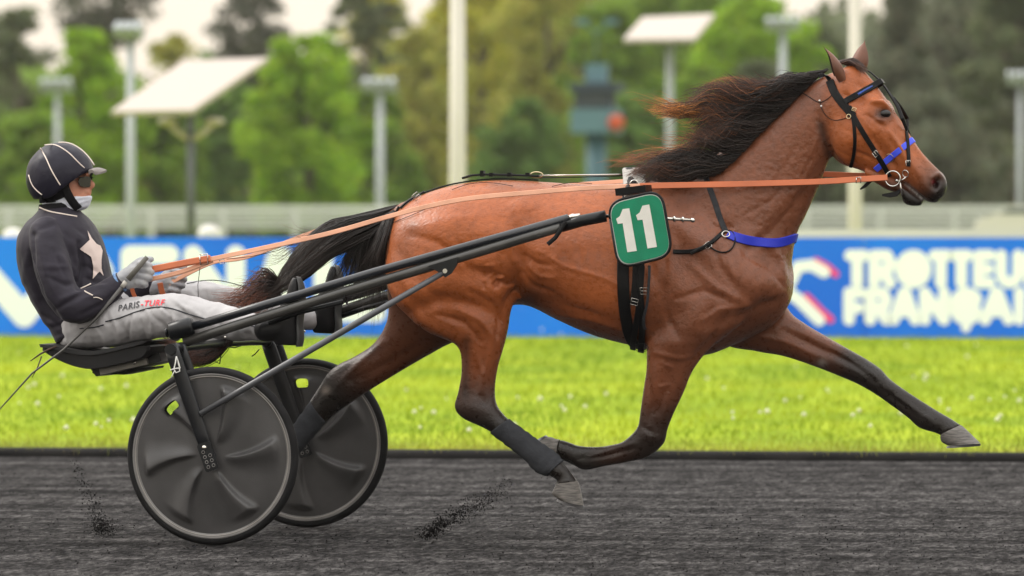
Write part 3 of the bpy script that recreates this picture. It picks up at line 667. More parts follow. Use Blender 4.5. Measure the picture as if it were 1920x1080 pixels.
deg = np.bincount(ed.ravel(), minlength=NV).astype(float)
def lap(c, lam, w=None):
    s = np.zeros_like(c)
    for j in range(c.shape[1]):
        s[:, j] = np.bincount(ed[:, 0], weights=c[ed[:, 1], j], minlength=NV) + np.bincount(ed[:, 1], weights=c[ed[:, 0], j], minlength=NV)
    d = s / deg[:, None] - c
    return c + d * (lam if w is None else lam * w[:, None])
kd = KDTree(len(_v))
for i, v in enumerate(_v): kd.insert(v, i)
kd.balance()
part = np.empty(NV, int); dark = np.empty(NV)
for i in range(NV):
    j = kd.find(co[i])[1]; part[i] = _pt[j]; dark[i] = _dk[j]
px0 = proj(co)
# more smoothing where trunk, thigh and shoulder run together, little on the head and lower legs
big = np.where(np.isin(part, (0, 1)) | ((part >= 5) & (px0[:, 1] < 600)), 1.0, 0.0)
wsm = big[:, None].copy()
for _ in range(20): wsm = lap(wsm, .6)
wsm = wsm[:, 0]
for _ in range(20): co = lap(co, .5); co = lap(co, -.52)
for _ in range(58): co = lap(co, .6, wsm)
dk2 = dark[:, None].copy()
for _ in range(34): dk2 = lap(dk2, .7)
dark = dk2[:, 0]
hm.vertices.foreach_set('co', co.ravel()); hm.update()
def vnormals():
    nn = np.empty(NV * 3); hm.vertices.foreach_get('normal', nn); return nn.reshape(-1, 3)
def seg_dist(p, poly):
    d = np.full(len(p), 1e9); tt = np.zeros(len(p)); n = len(poly) - 1
    for i in range(n):
        a = np.array(poly[i][:2], float); b = np.array(poly[i + 1][:2], float); ab = b - a
        t = np.clip(((p - a) @ ab) / max(ab @ ab, 1e-9), 0, 1); q = a + t[:, None] * ab
        e = np.hypot(*(p - q).T); m = e < d; d[m] = e[m]; tt[m] = (i + t[m]) / n
    return d, tt
# ---- muscle, bone and vein relief: (polyline in the side view, width, height mm, where)
BODY = (0, 1, 2, 3, 4)
STROKES = [
 # hind quarter
 ([(975, 372), (985, 400)], 26, 9, 'b'), ([(968, 430), (975, 490), (966, 545), (950, 575)], 14, -16, 'b'), ([(930, 520), (945, 560)], 26, 10, 'n5'),
 ([(760, 590), (830, 560), (900, 575), (945, 600)], 13, -9, 'n'), ([(770, 545), (850, 530), (930, 548)], 22, 8, 'n'), ([(745, 470), (800, 540), (860, 610)], 12, -5, 'n'),
 ([(735, 540), (790, 600), (855, 640)], 9, 6, 'n'), ([(800, 430), (860, 415), (930, 430)], 30, 7, 'n'), ([(820, 470), (900, 460), (950, 475)], 16, -5, 'n'),
 ([(905, 620), (900, 690), (890, 740)], 8, -5, 'n5'), ([(925, 640), (915, 700)], 9, 4, 'n5'), ([(878, 650), (874, 720)], 7, 4, 'n5'), ([(885, 765), (925, 770)], 12, 4, 'n5'), ([(905, 745), (912, 765)], 6, -3, 'n5'),
 ([(930, 610), (940, 660), (925, 680)], 3, 2.5, 'n5'),
 # flank, ribs, belly
 ([(960, 470), (1000, 510), (1030, 560)], 26, -9, 'b'), ([(985, 400), (1010, 440)], 30, -8, 'b'), ([(1000, 540), (1080, 580), (1170, 605)], 10, -4, 'b'),
 ([(1040, 430), (1052, 500)], 7, 2.0, 'b'), ([(1068, 430), (1080, 510)], 7, 2.0, 'b'), ([(1096, 440), (1106, 520)], 7, 2.0, 'b'), ([(1054, 430), (1066, 505)], 6, -2.0, 'b'), ([(1082, 435), (1093, 515)], 6, -2.0, 'b'),
 ([(930, 352), (1050, 356), (1160, 358)], 14, 5, 'b'),
 # shoulder and chest
 ([(1215, 365), (1270, 420), (1340, 480), (1420, 545)], 22, 9, 'b'), ([(1290, 380), (1380, 450), (1455, 500)], 15, -10, 'b'), ([(1215, 470), (1240, 540), (1235, 620)], 16, -9, 'b'),
 ([(1260, 520), (1300, 580), (1300, 630)], 26, 10, 'n'), ([(1340, 560), (1330, 610), (1390, 590)], 12, -7, 'n'), ([(1420, 520), (1445, 545)], 24, 10, 'b'), ([(1385, 600), (1430, 570), (1470, 560)], 9, -8, 'b'),
 ([(1360, 600), (1335, 640), (1300, 672)], 9, -7, 'n'), ([(1470, 480), (1478, 560)], 16, 5, 'b'), ([(1240, 640), (1290, 655)], 20, 6, 'n7'),
 # fore leg of this side
 ([(1265, 665), (1255, 720), (1235, 770)], 9, -4.5, 'n7'), ([(1285, 680), (1270, 730)], 8, 4, 'n7'), ([(1230, 690), (1225, 750)], 9, 4, 'n7'), ([(1242, 690), (1236, 760)], 2.5, 2.2, 'n7'),
 ([(1215, 815), (1235, 825)], 12, 4, 'n7'), ([(1190, 842), (1130, 855), (1085, 860)], 5, -4, 'n7'), ([(1190, 830), (1130, 845)], 4, 2.5, 'n7'),
 # far fore leg
 ([(1470, 620), (1530, 650), (1590, 678)], 8, -7, 'n8'), ([(1500, 620), (1570, 655)], 8, 4, 'n8'), ([(1660, 735), (1700, 765)], 5, -4, 'n8'), ([(1620, 695), (1650, 712)], 10, 3, 'n8'), ([(1470, 650), (1530, 675)], 8, 3, 'n8'),
 # far hind leg
 ([(800, 640), (730, 680), (660, 715)], 8, -4, 'n6'), ([(720, 640), (670, 685), (635, 720)], 6, 4, 'n6'),
 # neck
 ([(1540, 310), (1500, 370), (1450, 430), (1400, 470)], 9, -8, 'b'), ([(1510, 320), (1470, 380), (1420, 430)], 15, 5, 'b'), ([(1480, 240), (1420, 300), (1340, 360)], 28, 6, 'b'), ([(1440, 290), (1380, 350), (1330, 390)], 12, -4, 'b'),
 ([(1320, 300), (1290, 350), (1270, 390)], 18, -6, 'b'), ([(1535, 215), (1545, 260), (1562, 300)], 8, -9, 'b'), ([(1540, 180), (1520, 230)], 14, 4, 'b'),
 # head
 ([(1600, 250), (1585, 285)], 24, 7, 'b'), ([(1570, 230), (1565, 275), (1590, 305)], 7, 3, 'b'), ([(1668, 248), (1690, 280), (1700, 300)], 5, 5, 'b'), ([(1640, 262), (1668, 300), (1690, 325)], 10, -7, 'b'),
 ([(1635, 190), (1652, 193), (1668, 205)], 5, 9, 'b'), ([(1642, 224), (1658, 226)], 4, 3.5, 'b'), ([(1622, 182), (1612, 200)], 9, -6, 'b'), ([(1678, 215), (1668, 235)], 6, -3, 'b'), ([(1700, 265), (1730, 305), (1745, 325)], 8, -3.5, 'b'),
 ([(1655, 213), (1656, 213)], 9, -7, 'b'), ([(1758, 338), (1752, 352)], 6, -15, 'b'), ([(1748, 332), (1760, 326), (1770, 335)], 4, 4, 'b'), ([(1745, 345), (1750, 362)], 4, 3, 'b'),
 ([(1684, 338), (1705, 353), (1735, 376)], 3, -6, 'b'), ([(1600, 205), (1640, 250), (1660, 290)], 2.5, 1.2, 'b'), ([(1690, 290), (1710, 320), (1715, 340)], 2.5, 1.5, 'b'),
 # veins, tendons and skin folds
 ([(1010, 470), (1060, 500), (1130, 520), (1180, 545)], 4, 2.5, 'b'), ([(1040, 590), (1110, 600), (1180, 625)], 4.5, 3, 'b'), ([(1060, 575), (1120, 590)], 4, -2.5, 'b'),
 ([(985, 500), (1010, 520), (1040, 522)], 5, 4, 'b'), ([(975, 515), (1000, 540), (1035, 550)], 5, -5, 'b'), ([(980, 480), (1005, 495), (1030, 498)], 5, -4, 'b'), ([(968, 555), (990, 570), (1020, 578)], 6, 4, 'b'),
 ([(955, 440), (960, 480), (975, 520)], 6, 5, 'b'), ([(1020, 420), (1030, 470), (1026, 520)], 10, -4, 'b'),
 ([(770, 440), (820, 455), (880, 500), (930, 520)], 8, -5, 'n'), ([(800, 500), (860, 490), (920, 500)], 12, 5, 'n'), ([(860, 580), (900, 600), (930, 640)], 6, 5, 'n5'), ([(820, 590), (870, 605), (900, 640)], 6, -6, 'n'),
 ([(880, 545), (925, 570), (945, 610)], 6, -5, 'n'), ([(740, 500), (770, 550)], 9, 5, 'n'), ([(890, 660), (905, 700), (900, 735)], 5, 4, 'n5'), ([(935, 600), (930, 640)], 5, -4, 'n5'),
 ([(1240, 400), (1260, 460), (1250, 520)], 12, 5, 'b'), ([(1330, 430), (1350, 500), (1380, 540)], 8, -5, 'b'), ([(1300, 500), (1345, 540), (1400, 570)], 8, 5, 'b'), ([(1270, 560), (1320, 545), (1360, 560)], 6, -5, 'n'), ([(1250, 590), (1270, 630)], 7, -5, 'n'),
 ([(1400, 480), (1440, 500), (1470, 540)], 6, -5, 'b'), ([(1430, 440), (1460, 480), (1475, 520)], 6, 5, 'b'), ([(1320, 600), (1350, 580), (1400, 575)], 5, 4, 'n'), ([(1365, 480), (1375, 520)], 4, 3, 'b'), ([(1385, 470), (1390, 510)], 4, 3, 'b'),
 ([(1225, 660), (1270, 672), (1295, 668)], 5, 4, 'n7'), ([(1240, 680), (1262, 690)], 3.5, 3, 'n7'), ([(1236, 725), (1255, 722)], 3.5, 3, 'n7'), ([(1215, 700), (1222, 760), (1215, 795)], 5, -3.5, 'n7'), ([(1252, 740), (1245, 790)], 5, 3.5, 'n7'), ([(1205, 800), (1225, 812)], 5, -4, 'n7'),
 ([(1150, 845), (1100, 858)], 4, 3, 'n7'), ([(1420, 630), (1470, 640), (1540, 670)], 5, 4, 'n8'), ([(1560, 660), (1610, 690), (1640, 715)], 5, -4, 'n8'), ([(1680, 742), (1740, 785)], 4, 3.5, 'n8'), ([(1740, 780), (1752, 800)], 6, 3, 'n8'),
 ([(1460, 330), (1480, 300), (1500, 260)], 5, -3, 'b'), ([(1420, 360), (1450, 330)], 5, 3.5, 'b'), ([(1500, 350), (1470, 395)], 5, 3.5, 'b'), ([(1525, 290), (1505, 330)], 4, -4, 'b'), ([(1400, 400), (1440, 380), (1470, 350)], 5, -3.5, 'b'), ([(1350, 420), (1400, 440)], 6, -4, 'b'), ([(1535, 250), (1520, 290)], 5, 4, 'b'),
 ([(1610, 160), (1640, 172)], 7, -4, 'b'), ([(1625, 215), (1640, 225), (1655, 238)], 3.5, -3, 'b'), ([(1670, 190), (1690, 225), (1710, 262)], 5, -3, 'b'), ([(1600, 280), (1640, 300)], 4, -3, 'b'), ([(1705, 300), (1725, 330)], 4, 2.5, 'b'), ([(1735, 320), (1742, 350)], 4, -3, 'b'), ([(1580, 175), (1600, 190)], 6, -4, 'b'),
]
mir = co.copy(); mir[:, 1] = -np.abs(mir[:, 1])
pxm = proj(mir)
for poly, wd, hgt, where in STROKES:
    hm.vertices.foreach_set('co', co.ravel()); hm.update(); nn = vnormals()
    if where == 'b':
        face = np.clip(np.abs(nn[:, 1]) * 1.6, 0, 1) * np.where(np.isin(part, BODY) | (co[:, 1] < 0), 1, 0); d, t = seg_dist(pxm, poly)
    else:
        face = np.clip(-nn[:, 1] * 1.6, 0, 1); d, t = seg_dist(px0, poly)
        if len(where) > 1: face = face * (part == int(where[1]))
        else: face = face * (co[:, 1] < 0)
    face = face * np.where(part == 2, 1.5, 1.0) * np.where((part == 1) & (px0[:, 0] > 1330), .55, 1.0)
    taper = np.sin(np.clip(t, .0, 1) * math.pi * .8 + .1 * math.pi) ** .5
    co = co + nn * (np.exp(-(d / wd) ** 2) * face * taper * hgt * .00145)[:, None]
# wet wrinkled hide on neck and shoulder, finer ripples elsewhere
hm.vertices.foreach_set('co', co.ravel()); hm.update(); nn = vnormals()
wk = np.exp(-((px0[:, 0] - 1440) / 110) ** 2 - ((px0[:, 1] - 360) / 120) ** 2) * np.isin(part, (0, 1)) + .35 * np.isin(part, (0, 1, 5, 7)) * (px0[:, 1] < 640)
wr_ = np.array([abs(noise.noise(Vector((c[0] * 30 + c[2] * 12, c[1] * 30, c[2] * 30 - c[0] * 12)))) + .5 * noise.noise(Vector(c) * 62) for c in co]); co = co + nn * ((wr_ - .25) * wk * .0021)[:, None]
co = lap(co, .5); co = lap(co, -.5)
hm.vertices.foreach_set('co', co.ravel()); hm.update()
# ---- coat colour: bay with black points, plus painted shade below and on far hind
px1 = proj(co); nn = vnormals()
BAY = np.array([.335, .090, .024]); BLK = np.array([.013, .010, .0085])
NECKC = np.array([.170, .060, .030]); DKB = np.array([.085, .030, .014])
col = np.tile(BAY, (NV, 1))
def blend(w, c):
    global col
    w = np.clip(w, 0, 1)[:, None]; col = col * (1 - w) + np.array(c) * w
def spot(x, y, rx, ry): return np.exp(-(((px1[:, 0] - x) / rx) ** 2 + ((px1[:, 1] - y) / ry) ** 2))
sm = lambda a, b, x: np.clip((x - a) / (b - a), 0, 1) ** 2 * (3 - 2 * np.clip((x - a) / (b - a), 0, 1))
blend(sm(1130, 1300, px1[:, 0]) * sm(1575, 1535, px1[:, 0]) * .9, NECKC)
blend(.55 * sm(520, 640, px1[:, 1]) * np.isin(part, (0,)) , DKB); blend(.35 * sm(540, 660, px1[:, 1]) * np.isin(part, (5, 7)), DKB)  # underside shade painted into the coat: lower trunk and upper near legs darkened
blend(.85 * spot(990, 562, 50, 34) * (part == 0), DKB * .4); blend(.6 * sm(585, 660, px1[:, 1]) * (part == 0) * sm(1230, 1150, px1[:, 0]), DKB * .6)  # darker flank hair, deepened with painted shade along flank and belly
blend(np.where(part == 6, .85, 0), DKB); blend(np.where(part == 8, .3, 0), DKB); blend(np.where(part == 8, 1, 0) * sm(1520, 1600, px1[:, 0]) * .85, BLK)  # far hind leg has its shade painted in; lower far foreleg is black
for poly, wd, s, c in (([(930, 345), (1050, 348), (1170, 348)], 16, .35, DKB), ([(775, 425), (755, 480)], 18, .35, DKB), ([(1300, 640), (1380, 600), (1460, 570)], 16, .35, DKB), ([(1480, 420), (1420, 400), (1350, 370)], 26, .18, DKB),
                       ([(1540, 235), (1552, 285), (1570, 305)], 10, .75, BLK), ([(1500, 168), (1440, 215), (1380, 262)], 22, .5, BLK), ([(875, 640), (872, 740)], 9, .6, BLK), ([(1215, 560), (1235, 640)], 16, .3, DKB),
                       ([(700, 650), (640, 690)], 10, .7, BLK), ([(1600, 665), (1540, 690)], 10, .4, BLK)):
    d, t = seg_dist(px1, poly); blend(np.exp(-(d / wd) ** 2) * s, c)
# head
hd = np.isin(part, (2, 3))
blend(hd * sm(1600, 1570, px1[:, 0]) * .2, NECKC)
blend(hd * np.exp(-(((px1[:, 0] - 1655) / 19) ** 2 + ((px1[:, 1] - 215) / 15) ** 2)) * .95, BLK)
blend(hd * spot(1690, 270, 22, 40) * .25, [.36, .13, .05])
blend(dark * 1.02, BLK)
blend(hd * spot(1745, 312, 26, 20) * .35, [.16, .075, .045])
blend(hd * spot(1757, 345, 9, 11) * .97, [.012, .008, .008])
blend(hd * spot(1750, 341, 4, 4) * .5, [.30, .03, .045])
d, t = seg_dist(px1, [(1700, 345), (1716, 360), (1733, 376)]); blend(hd * np.exp(-(d / 3.2) ** 2) * .75 * (np.sin(px1[:, 0] * .9) * .3 + .7), [.55, .52, .5])
blend((part == 8) * spot(1541, 680, 9, 8) * .8, [.2, .17, .15]); blend((part == 6) * spot(611, 732, 8, 8) * .6, [.22, .18, .15])
nzc = np.array([noise.fractal(Vector(c) * 5.0, 1.0, 2.0, 3) for c in co]); col *= (1 + .16 * np.clip(nzc, -1, 1))[:, None]
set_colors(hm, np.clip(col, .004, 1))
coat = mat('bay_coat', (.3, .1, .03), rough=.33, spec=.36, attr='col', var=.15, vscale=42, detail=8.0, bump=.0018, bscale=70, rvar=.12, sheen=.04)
# wet wrinkles on the neck and shoulder: larger soft relief
N_, L_ = nodes_of(coat)
_bp = [n for n in N_ if n.type == 'BUMP'][0]
_n3 = N_.new('ShaderNodeTexNoise'); _n3.inputs['Scale'].default_value = 190; _n3.inputs['Detail'].default_value = 2
_b2 = N_.new('ShaderNodeBump'); _b2.inputs['Distance'].default_value = .0012
L_.new(_n3.outputs['Fac'], _b2.inputs['Height']); L_.new(_b2.outputs[0], _bp.inputs['Normal'])
horse = empty('horse', P(1080, 985, 0)); horse.location.z = 0.0
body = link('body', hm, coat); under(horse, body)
tag(horse, 'bay trotting horse in full stride with streaming black mane, wearing number 11', 'horse')
BV = BVHTree.FromPolygons([Vector(c) for c in co], [tuple(p.vertices) for p in hm.polygons])
def near_hit(x, z, side=-1):
    h = BV.ray_cast(Vector((x, 3.0 * side, z)), Vector((0, -side, 0)))
    return (h[0], h[1]) if h[0] is not None else (None, None)
def skin(px, py, y0=-.15, side=-1):
    """surface point of the horse seen at the picture point (camera side)"""
    p = P(px, py, y0)
    for _ in range(3):
        h, n = near_hit(p.x, p.z, side)
        if h is None: return P(px, py, y0), Vector((0, side, 0))
        p = P(px, py, h.y)
    return h, n
# ---- hooves
horn = mat('hoof_horn', (.045, .041, .038), .55, vscale=9, stretch=(3, 3, 22), bump=.001, bscale=30, col2=(.17, .155, .14))
horn_dark = mat('hoof_horn_dark', (.03, .028, .026), .5, col2=(.14, .125, .115), vscale=9, stretch=(3, 3, 16))
iron = mat('shoe_metal', (.18, .18, .19), .4, metal=.9)
def hoof(sections, sole, m):
    vs, fs, _ = loft_px(sections, per=4, n=24); b = MB(); b.add(vs, fs); o = b.build('hoof', m, horse, auto=50)
    vs, fs, _ = loft_px(sole, per=2, n=24); b = MB(); b.add(vs, fs); s = b.build('horseshoe', iron, None, auto=40); s.parent = o
    s.matrix_parent_inverse = Matrix.Identity(4)
    return o
hoof([(1083, 902, 1043, 907, .043, -.20), (1086, 909, 1039, 916, .046, -.20), (1090, 926, 1036, 926, .052, -.20), (1094, 948, 1046, 934, .056, -.20)], [(1094.5, 949, 1046, 935, .056, -.20), (1094.5, 953, 1044, 939, .055, -.20)], horn)
hoof([(519, 905, 488, 884, .042, .15), (512, 915, 482, 892, .047, .15), (498, 935, 474, 905, .054, .15)], [(498, 936, 473, 906, .054, .15), (495, 939, 470, 909, .053, .15)], horn_dark)
hoof([(1046, 860, 1049, 824, .037, -.105), (1030, 861, 1042, 823, .043, -.105), (1002, 858, 1035, 820, .050, -.105), (976, 850, 1028, 819, .054, -.105)], [(975, 850, 1027, 818.5, .054, -.105), (971, 848, 1024, 816, .053, -.105)], horn)
hoof([(1801, 797, 1764, 815, .038, .13), (1806, 800, 1763, 820, .044, .13), (1822, 815, 1766, 829, .051, .13), (1838, 831, 1777, 835, .056, .13)], [(1839, 832, 1776, 836, .056, .13), (1838, 836, 1774, 840, .055, .13)], horn)
# ---- eye, ears
eye_m = mat('horse_eye', (.008, .006, .005), .10, spec=.5)
for sd in (-1, 1):
    h, n = near_hit(P(1656, 213, -.09).x, P(1656, 213, -.09).z, sd)
    b = MB(); b.ball(h - Vector((0, sd, 0)) * .003, (.026, .015, .0185), 20, 14); b.build('eye', eye_m, horse)
ear_m = mat('ear_coat', (.13, .045, .020), .55, var=.25, vscale=14, bump=.001, bscale=120, sheen=.2)
ear_in = mat('ear_lining', (.035, .016, .010), .8, var=.3, vscale=25)
def ear(base, tip, side, wid, face, bend):
    base = Vector(base); tip = Vector(tip); ax = tip - base; L = ax.length; ax.normalize()
    f = Vector(face); f = (f - ax * f.dot(ax)).normalized(); s = ax.cross(f)
    nu, nv = 14, 11
    for which, name, m in ((0, 'ear', ear_m), (1, 'ear_lining', ear_in)):
        vs = []
        for i in range(nu):
            u = i / (nu - 1); w = wid * (math.sin(math.pi * min(1, (u * .86 + .17))) ** .8) * (1 - u ** 5)
            for k in range(nv):
                a = (k / (nv - 1) - .5) * 2
                ang = a * (2.5 - 1.5 * u)
                r = w / max(.55, min(1.0, (2.5 - 1.5 * u) / 1.6))
                off = -f * (math.cos(ang) * r * .8) + s * (math.sin(ang) * r)
                p = base + ax * (u * L) + off * (1 if which == 0 else .90) + f * bend * math.sin(u * math.pi * .5) * L + (f * .0015 if which else Vector())
                vs.append(p)
        fs = [(i * nv + k, i * nv + k + 1, (i + 1) * nv + k + 1, (i + 1) * nv + k) for i in range(nu - 1) for k in range(nv - 1)]
        b = MB(); b.add(vs, fs); o = b.build(name, m, horse if which == 0 else None)
        if which == 0: e0 = o
        else: o.parent = e0; o.matrix_parent_inverse = Matrix.Identity(4)
ear(P(1579, 152, -.055), P(1547, 84, -.085), -1, .040, (-1, -.30, .0), .05)
ear(P(1606, 142, .055), P(1621, 74, .085), 1, .038, (.35, 1, 0), .03)
# ================================================================== MANE AND TAIL
hair_m = leafy('horse_hair', trans=.12, rough=.34, spec=.5)
def strands(name, guides, count, spread, width, root_c, tip_c, wob, seed, near=False, parent=horse, ydev=.02, nseg=11, tipstart=.35, fly=.06, clump=46, ragged=False):
    """hair locks: each strand is a slim three-sided blade between guide lines given as (px, py, y)"""
    r = np.random.default_rng(seed); G_ = [catmull(g, 6) for g in guides]; ng = len(G_)
    RS = []
    for g in G_:
        t = np.linspace(0, len(g) - 1, nseg); i = np.clip(t.astype(int), 0, len(g) - 2); f = (t - i)[:, None]; RS.append(g[i] * (1 - f) + g[i + 1] * f)
    RS = np.array(RS); vs = []; fs = []; cols = []
    cl = r.random(clump) * (ng - 1); clo = r.normal(0, 1, (clump, 2)); clf = r.random(clump); cll = r.uniform(.72, 1.12, clump); clb = r.uniform(.6, 2.6, clump)
    tt = np.linspace(0, 1, nseg)
    for n in range(count):
        c = r.integers(clump); s = np.clip(cl[c] + r.normal(0, .26), 0, ng - 1.001); i = int(s); f = s - i
        pts = RS[i] * (1 - f) + RS[i + 1] * f
        ln = cll[c] * (r.uniform(.8, 1.06) if not ragged else r.uniform(.5, 1.06) ** .8); q = tt * ln
        ii = np.clip((q * (nseg - 1)).astype(int), 0, nseg - 2); ff_ = (q * (nseg - 1) - ii)[:, None]; pts = pts[ii] * (1 - ff_) + pts[ii + 1] * ff_
        amp = tt[:, None] ** 1.1
        loose = 2.6 if r.random() < fly else 1.0
        off = (clo[c] * spread * .8 + r.normal(0, 1, 2) * spread * .30 * loose)
        ph = r.random() * .35 + clf[c] * 6.28
        wv = np.sin(tt * (3.0 + 3 * clf[c]) * 2 + ph) * wob * tt ** .7
        p2 = pts[:, :2] + amp * off[None] + np.stack([wv * .3, wv], -1) + r.normal(0, 1.0, 2)
        yy = pts[:, 2] + r.normal(0, ydev) * (.3 + tt) + np.cos(tt * 5 + ph) * .008 * tt
        P3 = [P(a, b, y) for (a, b), y in zip(p2, yy)]
        if near:
            for k in range(len(P3)):
                h, nn_ = near_hit(P3[k].x, P3[k].z)
                if h is not None and P3[k].y > h.y - .006: P3[k] = P(p2[k][0], p2[k][1], h.y - .006 - .03 * r.random() * (.3 + tt[k]))
        w = width * r.uniform(.55, 1.3); k0 = len(vs); sc = r.uniform(.7, 1.35) * clb[c]
        red = np.clip((tt - tipstart - r.normal(0, .1)) / (1 - tipstart), 0, 1) ** 1.3
        for k in range(nseg):
            t_ = (P3[min(k + 1, nseg - 1)] - P3[max(k - 1, 0)]).normalized(); a = Vector((0, -1, 0)); a = (a - t_ * a.dot(t_)).normalized(); b_ = t_.cross(a)
            ww = w * (1 - .85 * tt[k] ** 2)
            vs += [P3[k] + b_ * ww, P3[k] + a * ww * .8, P3[k] - b_ * ww]
            cc = (np.array(root_c) * (1 - red[k]) + np.array(tip_c) * red[k]) * sc; cols += [cc] * 3
        for k in range(nseg - 1):
            for e in range(3):
                a_, b2 = k0 + k * 3 + e, k0 + k * 3 + (e + 1) % 3; fs.append((a_, b2, b2 + 3, a_ + 3))
    me = mesh_from(vs, fs); set_colors(me, np.array(cols)); o = link(name, me, hair_m); under(parent, o); return o
ROOT = (.014, .009, .007)
mane_g = [
 [(1552, 130, -.01), (1520, 142, -.03), (1490, 155, -.04), (1468, 158, -.05), (1446, 168, -.05)],
 [(1536, 142, -.02), (1500, 148, -.04), (1468, 150, -.06), (1440, 164, -.06), (1412, 166, -.06)],
 [(1520, 156, -.03), (1478, 158, -.06), (1432, 172, -.07), (1384, 158, -.06), (1345, 152, -.05)],
 [(1505, 170, -.04), (1455, 174, -.07), (1402, 184, -.08), (1350, 164, -.07), (1298, 178, -.05)],
 [(1486, 190, -.05), (1432, 194, -.08), (1378, 200, -.08), (1330, 182, -.07), (1275, 196, -.05)],
 [(1466, 210, -.06), (1414, 214, -.08), (1366, 218, -.09), (1322, 204, -.08), (1284, 214, -.06)],
 [(1444, 230, -.07), (1396, 234, -.09), (1354, 236, -.09), (1322, 228, -.08), (1296, 236, -.06)],
 [(1424, 250, -.08), (1380, 254, -.10), (1346, 252, -.10), (1318, 246, -.09), (1292, 256, -.07)],
 [(1404, 272, -.09), (1366, 272, -.11), (1338, 266, -.11), (1318, 264, -.10), (1300, 270, -.08)],
 [(1388, 290, -.10), (1348, 290, -.12), (1308, 286, -.12), (1256, 286, -.12), (1206, 300, -.11)],
 [(1370, 306, -.11), (1326, 306, -.13), (1276, 302, -.13), (1224, 302, -.12), (1178, 312, -.11)],
 [(1354, 320, -.11), (1306, 322, -.13), (1258, 316, -.13), (1215, 314, -.12), (1180, 324, -.11)],
 [(1342, 328, -.11), (1295, 333, -.13), (1250, 330, -.13), (1215, 326, -.12), (1192, 329, -.11)],
]
strands('mane', mane_g, 3400, 8, .0017, ROOT, (.085, .030, .012), 12.0, 11, near=True, tipstart=.65, fly=.10, clump=40, ragged=True)
strands('mane_lock', mane_g[2:7], 260, 12, .0013, (.02, .010, .007), (.30, .10, .025), 12.0, 12, near=True, tipstart=.3, fly=.3, clump=22)
strands('mane_lock', [[(1400, 190, -.08), (1340, 178, -.07), (1280, 188, -.06), (1244, 182, -.05), (1208, 178, -.05)], [(1400, 205, -.08), (1330, 196, -.07), (1276, 204, -.06), (1240, 198, -.05), (1204, 196, -.05)], [(1390, 220, -.08), (1330, 214, -.07), (1282, 216, -.06), (1252, 218, -.05), (1234, 226, -.05)]], 330, 7, .0013, (.02, .010, .007), (.50, .19, .035), 6.0, 14, near=True, tipstart=.35, fly=.25, clump=16, ragged=True)
strands('mane_lock', [[(1360, 262, -.1), (1320, 258, -.1), (1292, 246, -.09), (1262, 238, -.08)], [(1350, 284, -.11), (1290, 280, -.11), (1230, 286, -.1), (1150, 292, -.08)], [(1330, 300, -.12), (1260, 296, -.12), (1200, 300, -.1), (1146, 318, -.08)]], 130, 7, .0012, (.02, .010, .007), (.34, .12, .03), 7.0, 15, near=True, tipstart=.3, fly=.3, clump=12, ragged=True)
strands('forelock', [[(1588, 122, 0), (1602, 122, -.02), (1620, 138, -.03)], [(1572, 116, 0), (1600, 112, -.01), (1628, 130, -.02)]], 160, 2.5, .002, (.03, .013, .008), (.06, .025, .012), 1.5, 13, tipstart=.5)
tail_g = [
 [(748, 386, 0), (690, 400, -.01), (640, 412, -.02), (605, 428, -.03), (560, 468, -.04), (520, 532, -.04)],
 [(742, 392, 0), (690, 412, -.02), (645, 428, -.03), (608, 450, -.04), (565, 492, -.05), (522, 538, -.05)],
 [(738, 400, 0), (695, 425, -.03), (650, 445, -.04), (612, 468, -.05), (570, 508, -.05), (524, 542, -.05)],
 [(735, 408, 0), (705, 438, -.03), (662, 462, -.04), (618, 482, -.05), (575, 518, -.05), (526, 546, -.05)],
]
strands('tail', tail_g, 2600, 4.0, .0022, (.012, .009, .008), (.02, .012, .009), 2.5, 21, tipstart=.6, fly=.05, ydev=.03, clump=50)
strands('tail_fringe', [[(742, 395, 0), (735, 420, -.01), (728, 455, -.02), (725, 505, -.02), (722, 570, -.02)], [(735, 400, 0), (715, 430, -.02), (705, 470, -.02), (700, 520, -.02), (698, 590, -.02)],
    [(720, 410, 0), (690, 440, -.02), (675, 470, -.02), (668, 505, -.02), (655, 545, -.02)], [(700, 420, 0), (670, 450, -.02), (650, 475, -.02), (632, 500, -.02), (612, 530, -.02)]], 900, 7, .0016, (.012, .009, .008), (.02, .013, .01), 4, 22, tipstart=.7, ydev=.03, fly=.12, clump=40)
strands('tail_fringe', [[(738, 396, -.06), (731, 425, -.08), (722, 455, -.09), (712, 490, -.08), (706, 520, -.06)], [(725, 404, -.05), (712, 430, -.07), (702, 460, -.08), (690, 482, -.07), (676, 500, -.06)]], 700, 5, .002, (.012, .009, .008), (.016, .011, .009), 2, 23, tipstart=.8, ydev=.03)
strands('tail_end', [[(526, 528, -.05), (505, 512, -.07), (480, 508, -.08), (462, 520, -.09), (440, 545, -.09)], [(526, 534, -.05), (500, 528, -.08), (474, 540, -.09), (440, 558, -.10), (392, 568, -.10)], [(528, 540, -.05), (508, 546, -.08), (478, 562, -.10), (440, 576, -.10), (396, 572, -.10)],
    [(528, 545, -.05), (518, 560, -.08), (490, 578, -.10), (455, 588, -.10), (425, 590, -.10)]], 420, 9, .0014, (.014, .009, .008), (.17, .05, .022), 7, 24, tipstart=.35, fly=.25, ydev=.02, clump=24, ragged=True)
strands('tail_end', [[(455, 586, -.02), (430, 612, -.02), (395, 650, -.03), (350, 655, -.05), (318, 640, -.05)], [(460, 590, -.02), (440, 622, -.02), (405, 668, -.03), (365, 680, -.05), (325, 668, -.05)]], 600, 7, .0018, (.014, .009, .008), (.10, .032, .016), 4, 25, tipstart=.4, fly=.1, ydev=.05)
